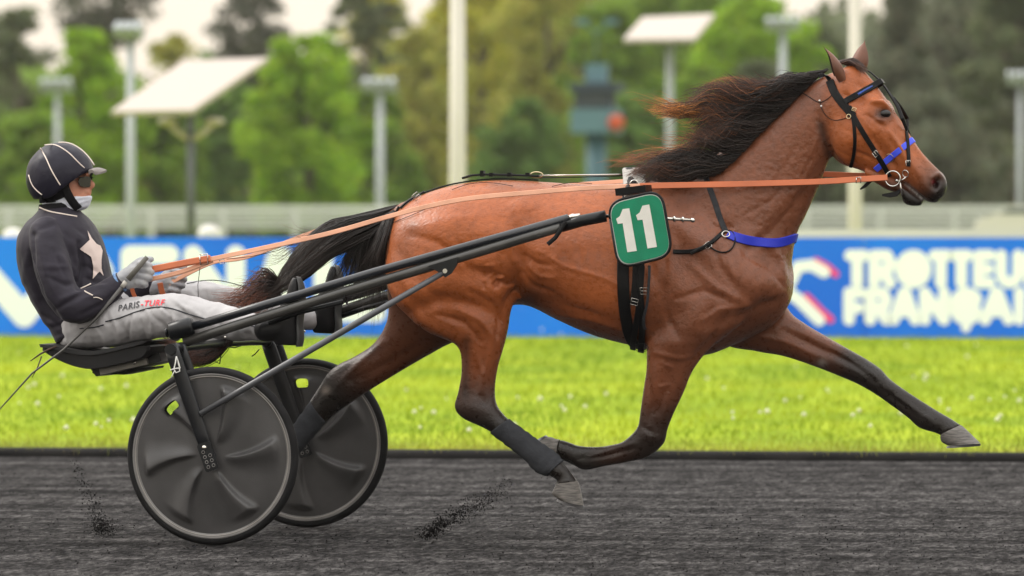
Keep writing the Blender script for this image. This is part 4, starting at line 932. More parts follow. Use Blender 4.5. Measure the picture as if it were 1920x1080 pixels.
strands('flyaway_hair', [[(640, 412, -.02), (600, 430, -.03), (560, 425, -.03), (530, 400, -.03)], [(600, 440, -.03), (560, 462, -.03), (520, 470, -.03), (490, 460, -.03)], [(590, 450, -.03), (540, 475, -.03), (500, 500, -.03), (470, 500, -.03)]], 46, 12, .0008, (.03, .014, .01), (.12, .04, .02), 8, 26, fly=.5, clump=20)

# ================================================================== HARNESS
leather = mat('black_leather', (.006, .006, .0065), .42, spec=.16, bump=.0004, bscale=300, var=.3, vscale=30)
leather_w = mat('worn_leather', (.028, .029, .033), .5, spec=.2, bump=.0004, bscale=300, var=.3, vscale=40)
blue_s = mat('blue_webbing', lin(20, 40, 185), .5, bump=.0005, bscale=500)
blue_n = mat('blue_noseband', lin(60, 80, 225), .5, bump=.0005, bscale=400)
steel = mat('steel', (.62, .60, .56), .22, metal=1.0); brass = mat('brass', (.62, .50, .30), .3, metal=1.0)
rein_m = mat('tan_leather', lin(188, 102, 62), .45, var=.14, vscale=6, bump=.0004, bscale=200, spec=.45)
rein_grip = mat('pale_tan_leather', lin(214, 158, 128), .5, var=.15, vscale=8, bump=.0006, bscale=150)
def cam_hit(bv, px, py):
    v = Vector(CF + CR * (px - 960.0) / FPX + CU * (540.0 - py) / FPX); h = bv.ray_cast(Vector(CC), v.normalized())
    return (h[0], h[1]) if h[0] is not None else (None, None)
def resample(pts, step):
    out = [pts[0]]; pts = catmull(pts, 8)
    for p in pts:
        if np.hypot(*(p[:2] - np.array(out[-1][:2]))) >= step: out.append(p)
    out.append(pts[-1]); return [tuple(p) for p in out]
def surf_strap(bv, px_pts, off=.002, step=5, smooth=2):
    pts = []; ns = []; lastn = Vector((0, -1, 0)); ly = -.1
    for q in resample(px_pts, step):
        h, n_ = cam_hit(bv, q[0], q[1])
        if h is None: h = P(q[0], q[1], ly); n_ = lastn
        ly = h.y; lastn = n_; pts.append(h + n_ * off); ns.append(n_)
    for _ in range(smooth):
        pts = [pts[0]] + [(pts[i - 1] + pts[i] * 2 + pts[i + 1]) / 4 for i in range(1, len(pts) - 1)] + [pts[-1]]
        ns = [ns[0]] + [(ns[i - 1] + ns[i] * 2 + ns[i + 1]).normalized() for i in range(1, len(ns) - 1)] + [ns[-1]]
    return pts, ns
def wrap(pts, ns, far=None):
    """carry a strap on round the other side, mirrored in the horse's middle plane"""
    mp = [Vector((p.x, -p.y, p.z)) for p in reversed(pts)]; mn = [Vector((n_.x, -n_.y, n_.z)) for n_ in reversed(ns)]
    return pts + mp, ns + mn
def strap(name, px_pts, wpx, m, parent, thick=.004, off=.0015, mirror=False, step=5, bv=None):
    pts, ns = surf_strap(bv or BV, px_pts, off, step)
    if mirror: pts, ns = wrap(pts, ns)
    b = MB(); b.ribbon(pts, ns, wpx / 440.0, thick); return b.build(name, m, parent, auto=28)
def buckle(name, px, py, sz, parent, m=steel, bv=None, rot=0, off=.006):
    h, n_ = cam_hit(bv or BV, px, py)
    if h is None: h = P(px, py, -.1); n_ = Vector((0, -1, 0))
    u = (Vector((math.cos(rot), 0, -math.sin(rot)))); u = (u - n_ * u.dot(n_)).normalized(); w_ = n_.cross(u); c = h + n_ * off; s = sz / 440 / 2; b = MB()
    cs = [c + u * a * s + w_ * d * s * .9 for a, d in ((-1, -1), (1, -1), (1, 1), (-1, 1))]
    b.tube(cs + [cs[0]], .0016, 6); b.tube([c - u * s, c + u * s], .0013, 6); return b.build(name, m, parent)
def ring_at(name, px, py, rpx, rad, parent, m=steel, bv=None, y=None, off=.008, axis=None):
    h, n_ = cam_hit(bv or BV, px, py)
    if y is not None or h is None: h = P(px, py, y if y is not None else -.1); n_ = Vector((0, -1, 0))
    b = MB(); b.ring(h + n_ * off, axis or n_, rpx / 440.0, rad); return b.build(name, m, parent)
# ---- bridle
bridle = empty('bridle', P(1640, 300, 0)); tag(bridle, 'black racing bridle with blue noseband and steel bit on the horse head', 'bridle')
strap('crownpiece', [(1556, 152), (1564, 172), (1578, 192), (1592, 208), (1600, 218)], 15, leather, bridle, .006)
strap('crownpiece', [(1535, 143), (1545, 139), (1556, 150)], 8, leather, bridle, .005)
pts_b = [(1584, 192), (1600, 182), (1622, 170), (1640, 160), (1650, 154)]
strap('browband', pts_b, 12, leather, bridle, .007, off=.004, mirror=True)
strap('browband_inlay', [(1608, 178), (1625, 168.5), (1642, 158)], 4.5, mat('blue_inlay', lin(34, 70, 150), .4, var=.6, vscale=120), bridle, .009, off=.004)
strap('cheekpiece', [(1592, 200), (1606, 228), (1624, 258), (1644, 290), (1658, 312), (1668, 330)], 9.5, leather, bridle, .005, mirror=False)
strap('throatlatch', [(1599, 216), (1602, 240), (1603, 270), (1600, 295), (1595, 312)], 6.5, leather, bridle, .005)
strap('noseband', [(1642, 318), (1655, 307), (1680, 287), (1696, 274), (1710, 263)], 11, blue_n, bridle, .005, mirror=True)
pf, nf = surf_strap(BV, [(1704, 312), (1703, 296), (1701, 270), (1698, 245)], .003)
pc = [P(x, y, yy) for x, y, yy in ((1692, 222, -.055), (1683, 200, -.03), (1672, 183, -.015), (1660, 166, -.004), (1648, 151, 0), (1632, 137, 0), (1612, 126, 0))]
nc_ = [Vector((.3, -.95, .1)), Vector((.5, -.8, .3)), Vector((.7, -.5, .5)), Vector((.8, -.1, .6)), Vector((.8, 0, .6)), Vector((.6, 0, .8)), Vector((.4, 0, .9))]
b = MB(); b.ribbon(pf + pc, nf + nc_, 7 / 440., .006); b.build('overcheck_strap', leather, bridle, auto=28)
b = MB(); b.ribbon([Vector((p.x, -p.y, p.z)) for p in pf + pc[:3]], [Vector((n_.x, -n_.y, n_.z)) for n_ in nf + nc_[:3]], 7 / 440., .006); b.build('overcheck_strap', leather, bridle, auto=28)
ring_at('bit_ring', 1674, 335, 14, .0035, bridle, y=-.075, off=.0)
b = MB(); b.ring(P(1674, 335, .075), (0, 1, 0), 14 / 440., .0035); b.build('bit_ring', steel, bridle)
b = MB(); b.tube([P(1680, 338, -.075), P(1690, 343, -.03), P(1690, 343, .03), P(1682, 338, .075)], .006, 8); b.build('mouthpiece', steel, bridle)
ring_at('check_ring', 1699, 325, 6.5, .0022, bridle, off=.006)
b = MB(); b.tube([P(1687, 338, -.065), P(1689, 352, -.064), P(1691, 366, -.06)], [.003, .0045, .006], 8); b.build('bit_shank', steel, bridle)
b = MB(); b.tube([P(1699, 331, -.062), P(1694, 336, -.066), P(1687, 339, -.07)], .003, 8); b.build('check_link', steel, bridle)
b = MB(); b.ribbon([P(1690, 356, -.045), P(1680, 364, -.05), P(1668, 366, -.052), P(1654, 366, -.055)], Vector((0, -1, .2)), [.012, .022, .02, .008], .005); b.build('chin_strap', leather, bridle, auto=28)
b = MB(); b.ribbon([P(1640, 333, -.06), P(1630, 341, -.065), P(1622, 349, -.066), P(1613, 355, -.066)], Vector((0, -1, 0)), [.014, .016, .014, .006], .004); b.build('strap_end', leather, bridle, auto=28)
buckle('buckle', 1642, 288, 10, bridle, rot=.95); buckle('buckle', 1702, 305, 9, bridle, rot=1.5); ring_at('noseband_ring', 1669, 295, 8, .0014, bridle, brass); buckle('buckle', 1601, 206, 7, bridle, brass, rot=.3)
ring_at('throat_ring', 1592, 219, 4, .0018, bridle, brass)
for q in ([(1486, 166, -.02), (1508, 176, -.075), (1530, 190, -.1), (1538, 193, -.1)], [(1538, 193, -.1), (1552, 186, -.1), (1562, 176, -.1)], [(1538, 193, -.1), (1541, 205, -.1), (1552, 220, -.105), (1568, 226, -.108), (1588, 221, -.11)]):
    pts, ns = surf_strap(BV, [a[:2] for a in q], .003, 4); b = MB(); b.tube(pts, .0016, 6); b.build('check_cord', leather, bridle)
for x, y in ((1537, 189), (1540, 199)):
    h, n_ = cam_hit(BV, x, y); b = MB(); b.ball(h + n_ * .004, .0045, 8, 6); b.build('cord_bead', mat('bead_white', (.75, .73, .7), .4), bridle)
b = MB(); b.ribbon([P(x, y, -.012) for x, y in ((1483, 167), (1500, 158), (1520, 147), (1545, 136))], Vector((0, -.7, .7)), .012, .005); b.build('crest_strap', leather, bridle, auto=28)

# ---- driving harness
harn = empty('driving_harness', P(1190, 500, 0)); tag(harn, 'black driving harness with girth, white saddle pad and blue breast strap', 'harness')
def girdle(x_top, x_bot, wpx, name, m, thick=.008, ytop=345, ybot=655, off=.002):
    """band right round the trunk"""
    a, b_ = P(x_top, ytop, 0), P(x_bot, ybot, 0); c = (a + b_) / 2; ax = (a - b_).normalized(); pts = []; ns = []
    for k in range(49):
        th = 2 * math.pi * k / 48; d = ax * math.cos(th) + Vector((0, -1, 0)) * math.sin(th)
        h = BV.ray_cast(c, d)
        if h[0] is None: continue
        nn_ = h[1] if h[1].dot(d) > 0 else -h[1]; pts.append(h[0] + nn_ * off); ns.append(nn_)
    b = MB(); b.ribbon(pts, ns, wpx / 440., thick); return b.build(name, m, harn, auto=28)
girdle(1190, 1199, 22, 'girth', leather, .009)
fleece = mat('fleece', (.40, .385, .36), .9, bump=.004, bscale=120, var=.15, vscale=60)
b = MB()
for sd in (-1, 1):
    pts = []; ns = []
    for k in range(9):
        a = k / 8; p = P(1188 + 4 * a, 322 + 46 * a ** 1.3, sd * (.0 + .17 * a ** .7)); h, n_ = near_hit(p.x, p.z - .03, sd)
        pts.append(p); ns.append(Vector((0, sd * (.2 + .8 * a), 1 - a * .8)).normalized())
    b.ribbon(pts, ns, 42 / 440., .018)
b.build('saddle_pad', fleece, harn, auto=60)
b = MB(); b.tube([P(1180, 318, -.02), P(1182, 328, -.06), P(1186, 345, -.14), P(1190, 352, -.17)], [.012, .013, .014, .014], 10, flat=1.6); b.build('saddle_tree', leather, harn)
b = MB(); b.ring(P(1186, 352, -.24), (.25, -.3, 1), .035, .009, squash=.6); b.ring(P(1184, 350, -.2), (.25, -.3, 1), .03, .008, squash=.7); b.build('saddle_cap', leather, harn)
b = MB(); b.box(P(1188, 357, -.40), (.13, .12, .03), Matrix.Rotation(-.12, 3, 'Y')); b.build('plate_bracket', leather, harn, smooth=False)
ring_at('terret', 1190, 346, 8, .003, harn, y=-.2); b = MB(); b.ring(P(1190, 346, .2), (0, 1, 0), 8 / 440., .003); b.build('terret', steel, harn)
# girth fittings on the near side
strap('girth_billet', [(1203, 500), (1201, 540), (1197, 580), (1191, 620), (1188, 648)], 11, leather, harn, .006, off=.014)
strap('girth_billet', [(1196, 500), (1200, 545), (1204, 590), (1205, 625), (1203, 655)], 12, leather, harn, .007, off=.011)
strap('girth_guard', [(1197, 495), (1196, 530), (1192, 570)], 22, leather, harn, .008, off=.008)
strap('stay_strap', [(1216, 500), (1214, 560), (1206, 600), (1211, 612)], 5, leather_w, harn, .004, off=.02)
buckle('buckle', 1207, 545, 13, harn, rot=0, off=.022); buckle('buckle', 1190, 564, 13, harn, rot=.3, off=.022)
b = MB(); b.ring(P(1203, 652, -.2), (0, 1, .2), 13 / 440., .0016, squash=.6); b.build('girth_loop', leather, harn)
# breast strap, neck strap, traces
strap('breast_strap', [(1364, 440), (1395, 449), (1430, 455), (1462, 455), (1488, 446)], 17, blue_s, harn, .007, mirror=True)
strap('neck_strap', [(1360, 434), (1350, 408), (1338, 372), (1328, 345), (1320, 322)], 10.5, leather_w, harn, .005)
strap('trace', [(1356, 436), (1338, 452), (1318, 465), (1295, 472), (1262, 472)], 8, leather, harn, .006)
strap('trace_end', [(1340, 452), (1318, 464), (1296, 476)], 5, leather, harn, .006, off=.007)
pts, ns = surf_strap(BV, [(1326, 460), (1340, 470), (1358, 475), (1372, 468), (1379, 452), (1376, 436), (1366, 432), (1356, 438)], .004); b = MB(); b.ribbon(pts, ns, .006, .005); b.build('trace_loop', leather, harn, auto=28)
ring_at('breast_ring', 1361, 441, 7, .0026, harn, steel); buckle('buckle', 1327, 461, 12, harn, rot=-.7)
# back strap with its coupling, crupper
def top_line(x0, x1, lift, n_=12):
    pts = []
    for k in range(n_ + 1):
        x = x0 + (x1 - x0) * k / n_; q = P(x, 300, 0); h = BV.ray_cast(Vector((q.x, 0, 3)), Vector((0, 0, -1))); pts.append(h[0] + Vector((0, 0, lift)))
    return pts
b = MB(); b.ribbon(top_line(790, 1010, .003, 18), Vector((0, 0, 1)), .022, .006); b.build('back_strap', leather, harn, auto=28)
b = MB(); b.ribbon([P(x, y, 0) for x, y in ((868, 336), (884, 331), (905, 329), (960, 330), (1012, 332))], Vector((0, 0, 1)), .03, .009); b.build('coupling_plate', leather, harn, auto=28)
for x in (905, 922, 956, 990):
    b = MB(); b.box(P(x, 327.5 if x > 906 else 325.5, 0), (.016, .032, .016 if x > 906 else .026)); b.build('coupling_keeper', leather, harn, smooth=False)
b = MB(); b.ring(P(1006, 328, 0), (0, 1, 0), 12 / 440., .003, squash=.45); b.build('coupling_ring', brass, harn)
for dz, yy in ((0, -.012), (4, .012)):
    b = MB(); b.tube([P(1012, 329 + dz, yy), P(1090, 328 + dz, yy), P(1168, 327 + dz * .6, yy)], .0022 if dz else .0026, 6); b.build('check_cable', steel if dz == 0 else leather, harn)
strap('crupper', [(752, 392), (765, 380), (780, 371), (797, 362)], 8, leather, harn, .008, off=.003); buckle('buckle', 782, 368, 13, harn, rot=-.7, off=.012)
b = MB(); b.ribbon([P(750, 388, -.045), P(742, 404, -.05), P(735, 420, -.04), P(728, 424, 0), P(735, 420, .04), P(744, 404, .05), P(755, 388, .045)], Vector((-.8, -.3, .2)), .018, .01); b.build('crupper_loop', leather, harn, auto=28)
for q in ([(848, 358), (880, 347), (920, 345), (962, 351)], [(1035, 352), (1070, 345), (1110, 347)], [(735, 420), (780, 402), (830, 380)]):
    pts, ns = surf_strap(BV, q, .006); b = MB(); b.tube(pts, .0014, 6); b.build('harness_cord', leather, harn)

# ---- number cloth
num = empty('number_plate', P(1198, 430, -.36)); tag(num, 'green number 11 plate with black rim strapped to the horse side', 'number plate')
def rrect(c, r, n=7):
    """rounded four-corner outline in picture points"""
    out = []
    for i in range(4):
        p0, p1, p2 = (np.array(c[(i - 1) % 4], float), np.array(c[i], float), np.array(c[(i + 1) % 4], float)); a = (p0 - p1) / np.linalg.norm(p0 - p1); b_ = (p2 - p1) / np.linalg.norm(p2 - p1)
        for k in range(n + 1):
            t = k / n; out.append(p1 + a * r * (1 - t) ** 2 + b_ * r * t ** 2)
    return out
YN = -.47
def plate_y(y): return YN + .03 * ((y - 430) / 70.0) ** 2 * .5
def slab(outline, y0, y1, m, name, parent, auto=40):
    b = MB(); n_ = len(outline); f_ = [P(x, y, y0) for x, y in outline]; k_ = [P(x, y, y1) for x, y in outline]
    b.add(f_ + k_, [tuple(range(n_)), tuple(range(2 * n_ - 1, n_ - 1, -1))] + [(i, (i + 1) % n_, n_ + (i + 1) % n_, n_ + i) for i in range(n_)]); return b.build(name, m, parent, auto=auto)
quad = [(1137, 378), (1241.5, 354), (1264, 480), (1158.5, 506)]
rim_m = mat('plate_rim', (.008, .008, .009), .45, spec=.2); cloth_g = mat('green_cloth', lin(10, 128, 92), .75, var=.12, vscale=14, bump=.0009, bscale=160)
ol = rrect(quad, 33); slab(ol, YN, YN + .022, rim_m, 'backing', num)
b = MB(); b.tube([P(x, y, YN) for x, y in rrect([(1139, 380), (1240, 356.5), (1261.5, 478.5), (1160, 503.5)], 31)] + [P(*rrect([(1139, 380), (1240, 356.5), (1261.5, 478.5), (1160, 503.5)], 31)[0], YN)], .0062, 8); b.build('rim', rim_m, num)
slab(rrect([(1140.5, 382), (1239, 358.5), (1260, 477), (1161.5, 501.5)], 29), YN - .004, YN - .0005, mat('plate_piping', (.5, .5, .48), .5), 'piping', num)
slab(rrect([(1142, 383.5), (1237.5, 360.5), (1258, 475.5), (1163, 499.5)], 28), YN - .0065, YN - .001, cloth_g, 'cloth', num)
dig_m = mat('digit_white', (.74, .73, .67), .7, var=.06, vscale=20)
Z5 = lambda pts: [(1080 + x / 2.7, 280 + y / 2.7) for x, y in pts]
slab(Z5([(203, 352), (222, 338), (236, 303), (270, 298), (308, 514), (260, 521), (236, 374), (212, 378)]), YN - .0085, YN - .006, dig_m, 'digit', num)
slab(Z5([(304, 334), (322, 320), (336, 285), (371, 279), (410, 494), (362, 502), (337, 356), (312, 359)]), YN - .0085, YN - .006, dig_m, 'digit', num)

# ---- bandages
wrap_m = mat('bandage_grey', (.038, .040, .045), .9, spec=.1, var=.18, vscale=25, bump=.002, bscale=90)
_N, _L = nodes_of(wrap_m)
def bandage(sections, lab):
    vs, fs, _ = loft_px(sections, per=8, n=28); v2 = []
    rows = len(vs) // 28
    for i, v in enumerate(vs):
        rr_, k = divmod(i, 28); c = sum((Vector(vs[rr_ * 28 + j]) for j in range(28)), Vector()) / 28
        saw = ((rr_ * .23 + k / 28.0) % 1.0); wr = 1 + .075 * (1 - saw) + .03 * noise.noise(Vector(v) * 45)
        v2.append(c + (Vector(v) - c) * wr)
    b = MB(); b.add(v2, fs); return tag(b.build('leg_bandage', wrap_m, None), lab, 'bandage', 'bandages on the hind legs')
bandage([(954, 786, 920, 812, .038, -.18), (985, 808, 951, 836, .034, -.185), (1013, 829, 982, 860, .034, -.19), (1040, 848, 1005, 884, .039, -.195), (1056, 864, 1027, 893, .041, -.199)], 'dark grey bandage wrapped round the forward hind leg above its hoof')
bandage([(612, 790, 583, 752, .040, .15), (590, 816, 560, 784, .034, .15), (562, 848, 535, 819, .036, .15), (546, 866, 517, 842, .04, .15)], 'dark bandage round the trailing hind leg between the sulky wheels')
# ================================================================== SULKY
WY = .71; WR = .375
hubN = P(399, 856, -WY); HX = hubN.x
frame_m = mat('frame_black', (.009, .010, .012), .36, spec=.25, bump=.0006, bscale=40, var=.4, vscale=9, coat=.15)
shaft_m = mat('shaft_grey', (.045, .044, .041), .30, coat=.3, var=.25, vscale=7, bump=.0004, bscale=80)
tube_navy = mat('tube_navy', (.012, .014, .019), .28, coat=.3, var=.3, vscale=5)
disc_m = mat('disc_plastic', (.055, .0535, .054), .34, spec=.35, var=.32, vscale=5, bump=.0006, bscale=260)
rim_grey = mat('rim_grey', (.16, .155, .15), .45, metal=.2, var=.3, vscale=10); tyre_m = mat('tyre_rubber', (.011, .011, .012), .65, spec=.15, bump=.0008, bscale=90, var=.35, vscale=12)
seat_m = mat('seat_plastic', (.013, .013, .014), .40, spec=.25, bump=.0004, bscale=120, var=.2, vscale=10); alu = mat('brushed_metal', (.20, .19, .17), .45, metal=.5, var=.3, vscale=12)
white_cord = mat('white_cord', (.75, .75, .72), .7); bolt_m = mat('bolt_steel', (.65, .63, .58), .25, metal=1.0)
sulky = empty('sulky', (HX, 0, 0)); tag(sulky, 'black two-wheeled racing sulky with disc wheels and long shafts', 'sulky')
def sub(o, par): o.parent = par; o.matrix_parent_inverse = Matrix.Identity(4); return o
def wheel(sd, rot0):
    c = Vector((HX, sd * WY, WR)); w = empty('wheel', c); under(sulky, w)
    b = MB(); b.ring(c, (0, 1, 0), WR - .021, .021, n=96, m=14); b.build('tyre', tyre_m, w)
    b = MB(); vs = []
    prof = [(.337, -.016), (.340, -.020), (.348, -.019), (.352, -.008), (.352, .008), (.348, .019), (.340, .020), (.337, .016), (.326, .013), (.322, .008), (.322, -.008), (.326, -.013)]
    n_ = 96; m_ = len(prof)
    for i in range(n_):
        th = 2 * math.pi * i / n_; vs += [c + Vector((math.cos(th) * r, y, math.sin(th) * r)) for r, y in prof]
    b.add(vs, [(i * m_ + k, ((i + 1) % n_) * m_ + k, ((i + 1) % n_) * m_ + (k + 1) % m_, i * m_ + (k + 1) % m_) for i in range(n_) for k in range(m_)]); b.build('rim', rim_grey, w)
    b = MB(); b.ring(c + Vector((0, -.0165, 0)), (0, 1, 0), .3345, .0022, n=96, m=6); b.ring(c + Vector((0, .0165, 0)), (0, 1, 0), .3345, .0022, n=96, m=6); b.build('rim_line', mat('rim_line', (.30, .28, .26), .5), w)
    # dished disc with six swept scoops and one valve slot, both faces
    nr, nt = 52, 320
    hole_a = rot0 + math.radians(130.5); vane = [rot0 + math.radians(a) for a in (62, -3, -66, -126, 178, 118)]
    b = MB()
    for f_ in (-1, 1):
        vs = []; fs = []
        for i in range(nr):
            r = .02 + (.328 - .02) * i / (nr - 1); u = r / .328
            for k in range(nt):
                th = 2 * math.pi * k / nt; y = .013 + .017 * (1 - u ** 1.6); hgt = 0
                for va in vane:
                    cen = va + .42 * (u - .25); d = (th - cen + math.pi) % (2 * math.pi) - math.pi; d *= r
                    wl = .012 + .085 * max(0, u - .18); wr_ = .004 + .016 * u
                    env = min(1, max(0, (u - .17) / .18)) * min(1, max(0, (.93 - u) / .10)); env = env * env * (3 - 2 * env)
                    if -3 * wl < d < 3 * wr_: hgt += env * .030 * math.exp(-(d / (wl if d < 0 else wr_)) ** 2) * (.45 + .7 * u)
                da = ((th - hole_a + math.pi) % (2 * math.pi) - math.pi) * r; dr = r - .266; fh = (abs(da) / .036) ** 4 + (abs(dr) / .020) ** 4; r_ = r
                if .45 < fh < 2.1: kf = fh ** -.25; r_ = .266 + dr * kf; th = hole_a + da * kf / r_
                vs.append(c + Vector((math.cos(th) * r_, f_ * (y + hgt * (1 if f_ == -1 else -.3)), math.sin(th) * r_)))
        for i in range(nr - 1):
            for k in range(nt):
                r = .02 + (.328 - .02) * (i + .5) / (nr - 1); th = 2 * math.pi * (k + .5) / nt
                da = ((th - hole_a + math.pi) % (2 * math.pi) - math.pi) * r; dr = r - .266
                if (abs(da) / .036) ** 4 + (abs(dr) / .020) ** 4 < 1: continue
                q = (i * nt + k, i * nt + (k + 1) % nt, (i + 1) * nt + (k + 1) % nt, (i + 1) * nt + k); fs.append(q if f_ == 1 else q[::-1])
        b.add(vs, fs)
    me = mesh_from(b.v, b.f); under(w, link('disc', me, disc_m))
    b = MB(); b.tube([c + Vector((0, -.05, 0)), c + Vector((0, .05, 0))], .024, 20); b.build('hub', frame_m, w)
    return w
wheel(-1, 0.0); wheel(1, math.radians(-37))
# struts either side of each wheel, drop-outs with holes
topN = P(322, 655, -WY - .055)
def strut(sd, out):
    y = sd * (WY + (.055 if out else -.055)); tp_ = Vector((topN.x, y, topN.z)); hb = Vector((HX, y, WR)); d = (hb - tp_).normalized()
    b = MB(); pts = [tp_ - d * .012, tp_ + d * .04, tp_ + (hb - tp_) * .45, hb - d * .10, hb + d * .035]
    b.tube(pts, [.030, .032, .031, .029, .026], 16, flat=.42, up=Vector((d.z, 0, -d.x))); s_ = b.build('strut', frame_m, sulky)
    # drop-out plate with its holes and axle bolt
    u = d; v_ = Vector((-d.z, 0, d.x)); yo = sd * (.0145 if out else -.0145)
    b = MB(); oc = hb + Vector((0, yo, 0)); q = rr2(.062, .030, .012); fr = [oc + u * a + v_ * e for a, e in q]; bk = [p + Vector((0, sd * (.004 if out else -.004), 0)) for p in fr]; n_ = len(fr)
    b.add(fr + bk, [tuple(range(n_)), tuple(range(2 * n_ - 1, n_ - 1, -1))] + [(i, (i + 1) % n_, n_ + (i + 1) % n_, n_ + i) for i in range(n_)]); sub(b.build('dropout_plate', frame_m, None, auto=30), s_)
    for a in (-.024, -.002, .020, .042):
        for e in (-.012, .012):
            if a == -.024 and e > 0: continue
            o_ = oc + u * a + v_ * e + Vector((0, sd * (.0042 if out else -.0042), 0)); b = MB(); b.ring(o_, (0, 1, 0), .0062, .0016, n=14, m=6); sub(b.build('plate_hole', rim_grey, None), s_)
            b = MB(); b.tube([o_, o_ + Vector((0, sd * (.0006 if out else -.0006), 0))], .0055, 12); sub(b.build('plate_hole', tyre_m, None), s_)
    o_ = oc - u * .040 + Vector((0, sd * (.004 if out else -.004), 0)); b = MB(); b.tube([o_, o_ + Vector((0, sd * (.008 if out else -.008), 0))], [.011, .009], 12); sub(b.build('axle_bolt', bolt_m, None), s_)
    b = MB(); b.tube([tp_ + Vector((0, -.022, 0)), tp_ + Vector((0, .022, 0))], .024, 20); sub(b.build('top_boss', frame_m, None, auto=40), s_)
    return s_
def rr2(a, b, r, n=5):
    out = []
    for sx, sy, a0 in ((1, 1, 0), (-1, 1, 90), (-1, -1, 180), (1, -1, 270)):
        for k in range(n + 1):
            th = math.radians(a0 + 90 * k / n); out.append((sx * (a - r) + r * math.cos(th), sy * (b - r) + r * math.sin(th)))
    return out
st_near = strut(-1, True); strut(-1, False); strut(1, True); strut(1, False)
# arch between the two struts, seat carrier
b = MB(); zt = topN.z; xt = topN.x
b.tube([(xt, -WY - .05, zt), (xt, -WY + .06, zt + .006), (xt + .01, -.35, zt + .012), (xt + .012, 0, zt + .014), (xt + .01, .35, zt + .012), (xt, WY - .06, zt + .006), (xt, WY + .05, zt)], .021, 14); b.build('arch', frame_m, sulky)
# shafts: two tubes on each side
def sh_y(px, sd): return sd * (.60 - (px - 345) / (1135 - 345) * .20)
def shafts(sd):
    def T(px, py): q = P(px, py, sh_y(px, -1)); return Vector((q.x, q.y * (-sd), q.z))
    b = MB(); b.tube([T(345, 642), T(440, 611), T(640, 549), T(838, 490), T(1000, 441), T(1062, 422)], .0215, 16); b.build('shaft', shaft_m, sulky)
    b = MB(); b.tube([T(1052, 425), T(1090, 414), T(1136, 405)], [.024, .0245, .0245], 16); b.build('shaft_sleeve', frame_m, sulky)
    b = MB(); b.tube([T(352, 615), T(500, 571), T(700, 511), T(900, 455), T(1066, 409)], .0185, 16); b.build('upper_tube', tube_navy, sulky)
    b = MB(); b.tube([T(311, 624), T(314, 623.5), T(316, 623)], [.020, .020, .012], 14); b.tube([T(318, 622), T(321, 621.5), T(357, 611.5), T(362, 610.5)], [.034, .040, .040, .034], 20); b.build('tube_collar', frame_m, sulky)
    b = MB(); b.tube([T(1064, 409.5), T(1076, 406), T(1088, 403.5)], [.013, .011, .008], 10); b.tube([T(1074, 401), T(1076, 413)], .006, 8); b.tube([T(1078, 403), T(1080, 416)], .007, 8); b.build('tube_bolt', steel, sulky)
    b = MB(); b.ribbon([T(1064, 416) + Vector((0, -.026 * sd, 0)) * -1, T(1055, 430) - Vector((0, .026, 0)) * 1, T(1044, 446) - Vector((0, .028, 0)), T(1030, 458) - Vector((0, .028, 0))], Vector((0, -1, 0)), .018, .005); b.build('shaft_tie', leather, sulky, auto=50)
    # steel plunger through the quick hitch
    b = MB(); b.tube([T(1136, 405), T(1200, 407), T(1296, 412.5)], .0072, 10)
    for x in (1265, 1281): b.tube([T(x - 2, 410.6 + (x - 1265) * .06), T(x + 2, 410.9 + (x - 1265) * .06)], .0125, 12)
    b.ball(T(1299, 413), .0105, 10, 8); b.build('plunger', steel, sulky)
    # stay from the wheel strut to the shaft, with its lug
    lug = T(838, 508); s0 = Vector((topN.x + (HX - topN.x) * .545, -sd * -1 * (WY + .055) * 1, topN.z + (WR - topN.z) * .545)); s0.y = sd * (WY + .055)
    lug = Vector((lug.x, sd * (abs(lug.y) + .012), lug.z))
    sq = P(376, 776, -WY - .075); s0 = Vector((sq.x, sd * abs(sq.y), sq.z)); mq = P(560, 669.5, -WY - .045); mq = Vector((mq.x, sd * abs(mq.y), mq.z)); st_ = [s0, s0.lerp(mq, .5), s0.lerp(mq, .95), mq.lerp(lug, .05), mq.lerp(lug, .5), lug]; b = MB(); b.tube(st_, [.012, .0135, .0135, .0135, .0135, .012], 12); b.build('stay', mat('stay_grey', (.065, .068, .075), .36, coat=.2, var=.2, vscale=6), sulky)
    pl = [(805, 499), (838, 489), (862, 482), (860, 496), (850, 512), (838, 520), (828, 512), (818, 506)]
    f_ = [T(x, y) + Vector((0, sd * .020, 0)) for x, y in pl]; k_ = [v + Vector((0, sd * .008, 0)) for v in f_]; n_ = len(pl); b = MB()
    b.add(f_ + k_, [tuple(range(n_)), tuple(range(2 * n_ - 1, n_ - 1, -1))] + [(i, (i + 1) % n_, n_ + (i + 1) % n_, n_ + i) for i in range(n_)]); b.build('stay_lug', frame_m, sulky, auto=30)
    o_ = lug + Vector((0, sd * .014, 0)); b = MB(); b.tube([o_, o_ + Vector((0, sd * .007, 0))], [.0115, .010], 14); b.build('lug_bolt', bolt_m, sulky, auto=40)
    # collar rings and a small screw on the shaft
    q = T(425, 632); b = MB(); b.ball(q + Vector((0, sd * .022, 0)), .006, 8, 6); b.build('screw', bolt_m, sulky)
    # foot rest: cup below the shaft and its hanger
    fx, fy = 540, 600
    b = MB(); a_ = T(505, 612); b.tube([T(500, 605) - Vector((0, sd * .03, 0)), T(560, 585) - Vector((0, sd * .03, 0)), T(640, 566) - Vector((0, sd * .03, 0))], .011, 10); b.build('foot_bar', frame_m, sulky)
    q = T(648, 560); b = MB(); b.ring(q, T(660, 543) - T(640, 549), .0235, .003, n=20, m=6); b.build('shaft_ring', leather, sulky)
shafts(-1); shafts(1)
